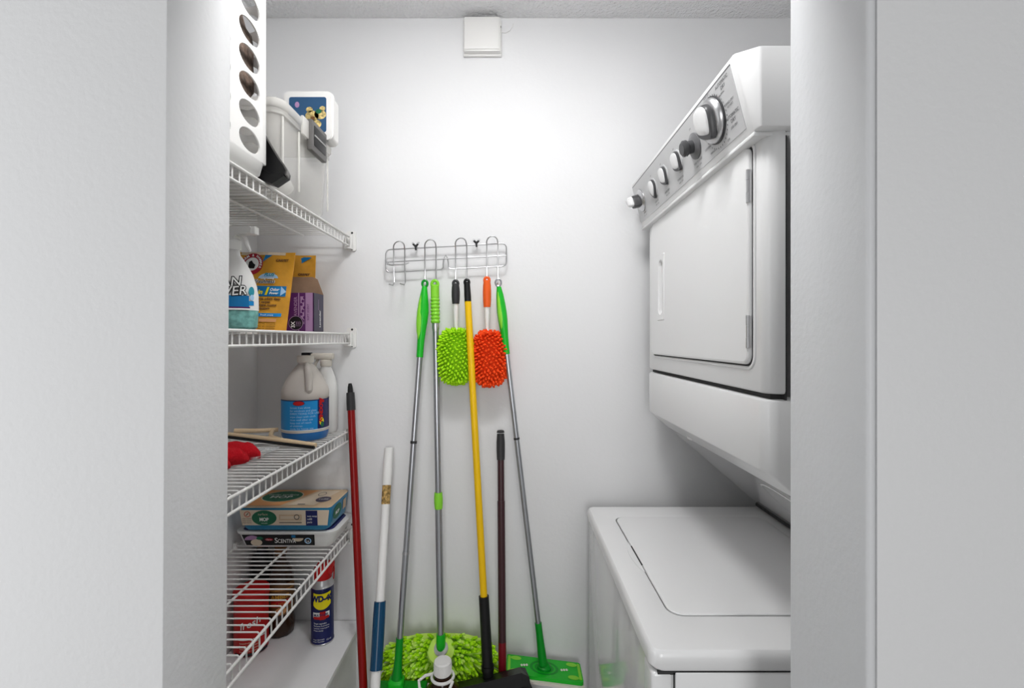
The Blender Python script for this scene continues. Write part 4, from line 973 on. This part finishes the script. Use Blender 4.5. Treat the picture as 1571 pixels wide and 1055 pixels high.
for y, s_ in ((.995, 'PUSH TO START'), (1.10, 'TEMPERATURE'), (1.195, 'WATER TEMP'), (1.28, 'LOAD SIZE'), (1.395, 'WASHER')):
    lab(y, -.038, s_, .006); lab(y, -.046, 'HIGH   LOW', .005); lab(y, .032, 'OFF', .005)
b.build('dial_markings', cs)
def knob(y, v, R, style, rot):
    q = TC(cd(y), v, .0016); n = (TC(0, 0, 1) - TC(0, 0, 0)); Ru = (TC(1, 0, 0) - TC(0, 0, 0)); 
    def M(u, v_, w): c, s_ = math.cos(rot), math.sin(rot); return TC(cd(y) + u * c - v_ * s_, v + u * s_ + v_ * c, .0016 + w)
    if style == 'button':
        b = MB(); b.lathe([(R, 0), (R, .003), (R * .75, .006), (R * .7, .007)], q, 'knob_mid', 32, axis=n); k = b.build('start_button', cs)
        b = MB(); b.lathe([(R * .5, .006), (R * .5, .016), (R * .62, .020), (R * .62, .026), (R * .45, .030), (0, .030)], q, 'knob_dark', 28, axis=n); b.build('button_cap', k); return
    b = MB()
    if style == 'big':
        b.lathe([(R * 1.06, 0), (R * 1.06, .003), (R, .0035)], q, 'knob_dark', 40, axis=n); b.lathe([(R, .003), (R, .007), (R * .90, .013), (R * .84, .014), (R * .5, .016)], q, 'chrome', 48, axis=n)
    elif style == 'disc':
        b.lathe([(R * 1.15, 0), (R * 1.15, .003), (R * .9, .008), (R * .6, .010)], q, 'chrome', 40, axis=n)
    else:
        b.lathe([(R * 1.1, 0), (R * 1.1, .002), (R * .9, .003)], q, 'panel_grey', 32, axis=n)
    kb = b.build('control_knob', cs)
    g = {'big': .74, 'disc': .66, 'small': .92}[style]; h0 = {'big': .014, 'disc': .008, 'small': .002}[style]; hh = {'big': .017, 'disc': .034, 'small': .010}[style]
    # teardrop outline, dark skirt and white pointed face
    def tear(s_): return [(s_ * R * math.cos(a) * (1 - .55 * max(0, -math.sin(a)) ** 1.5), s_ * R * (math.sin(a) if math.sin(a) > 0 else math.sin(a) * 1.30)) for a in [2 * PI * k / 36 for k in range(36)]]
    du, dv_ = .05 * R, .08 * R
    b = MB(); b.rings([[M(u, v_, h0) for u, v_ in tear(g * 1.06)], [M(u, v_, h0 + hh * .45) for u, v_ in tear(g * 1.05)], [M(u, v_, h0 + hh * .6) for u, v_ in tear(g * .98)]], 'knob_dark'); b.build('skirt', kb)
    b = MB()
    rg = [[M(u + du, v_ + dv_, h0 + hh * .55) for u, v_ in tear(g * .86)], [M(u + du, v_ + dv_, h0 + hh * .80) for u, v_ in tear(g * .84)], [M(u * .80 + du, v_ + dv_, h0 + hh * .98) for u, v_ in tear(g * .76)], [M(u * .50 + du, v_ + dv_, h0 + hh * 1.05) for u, v_ in tear(g * .6)]]
    b.rings(rg, 'knob_white'); b.build('grip_face', kb)
knob(yk, .004, .041, 'big', .5)
knob(.992, -.004, .027, 'button', 0)
knob(1.092, .002, .0235, 'small', .6); knob(1.187, .002, .0235, 'small', .5); knob(1.278, .0, .0235, 'small', .15)
knob(1.40, .002, .028, 'disc', .9)
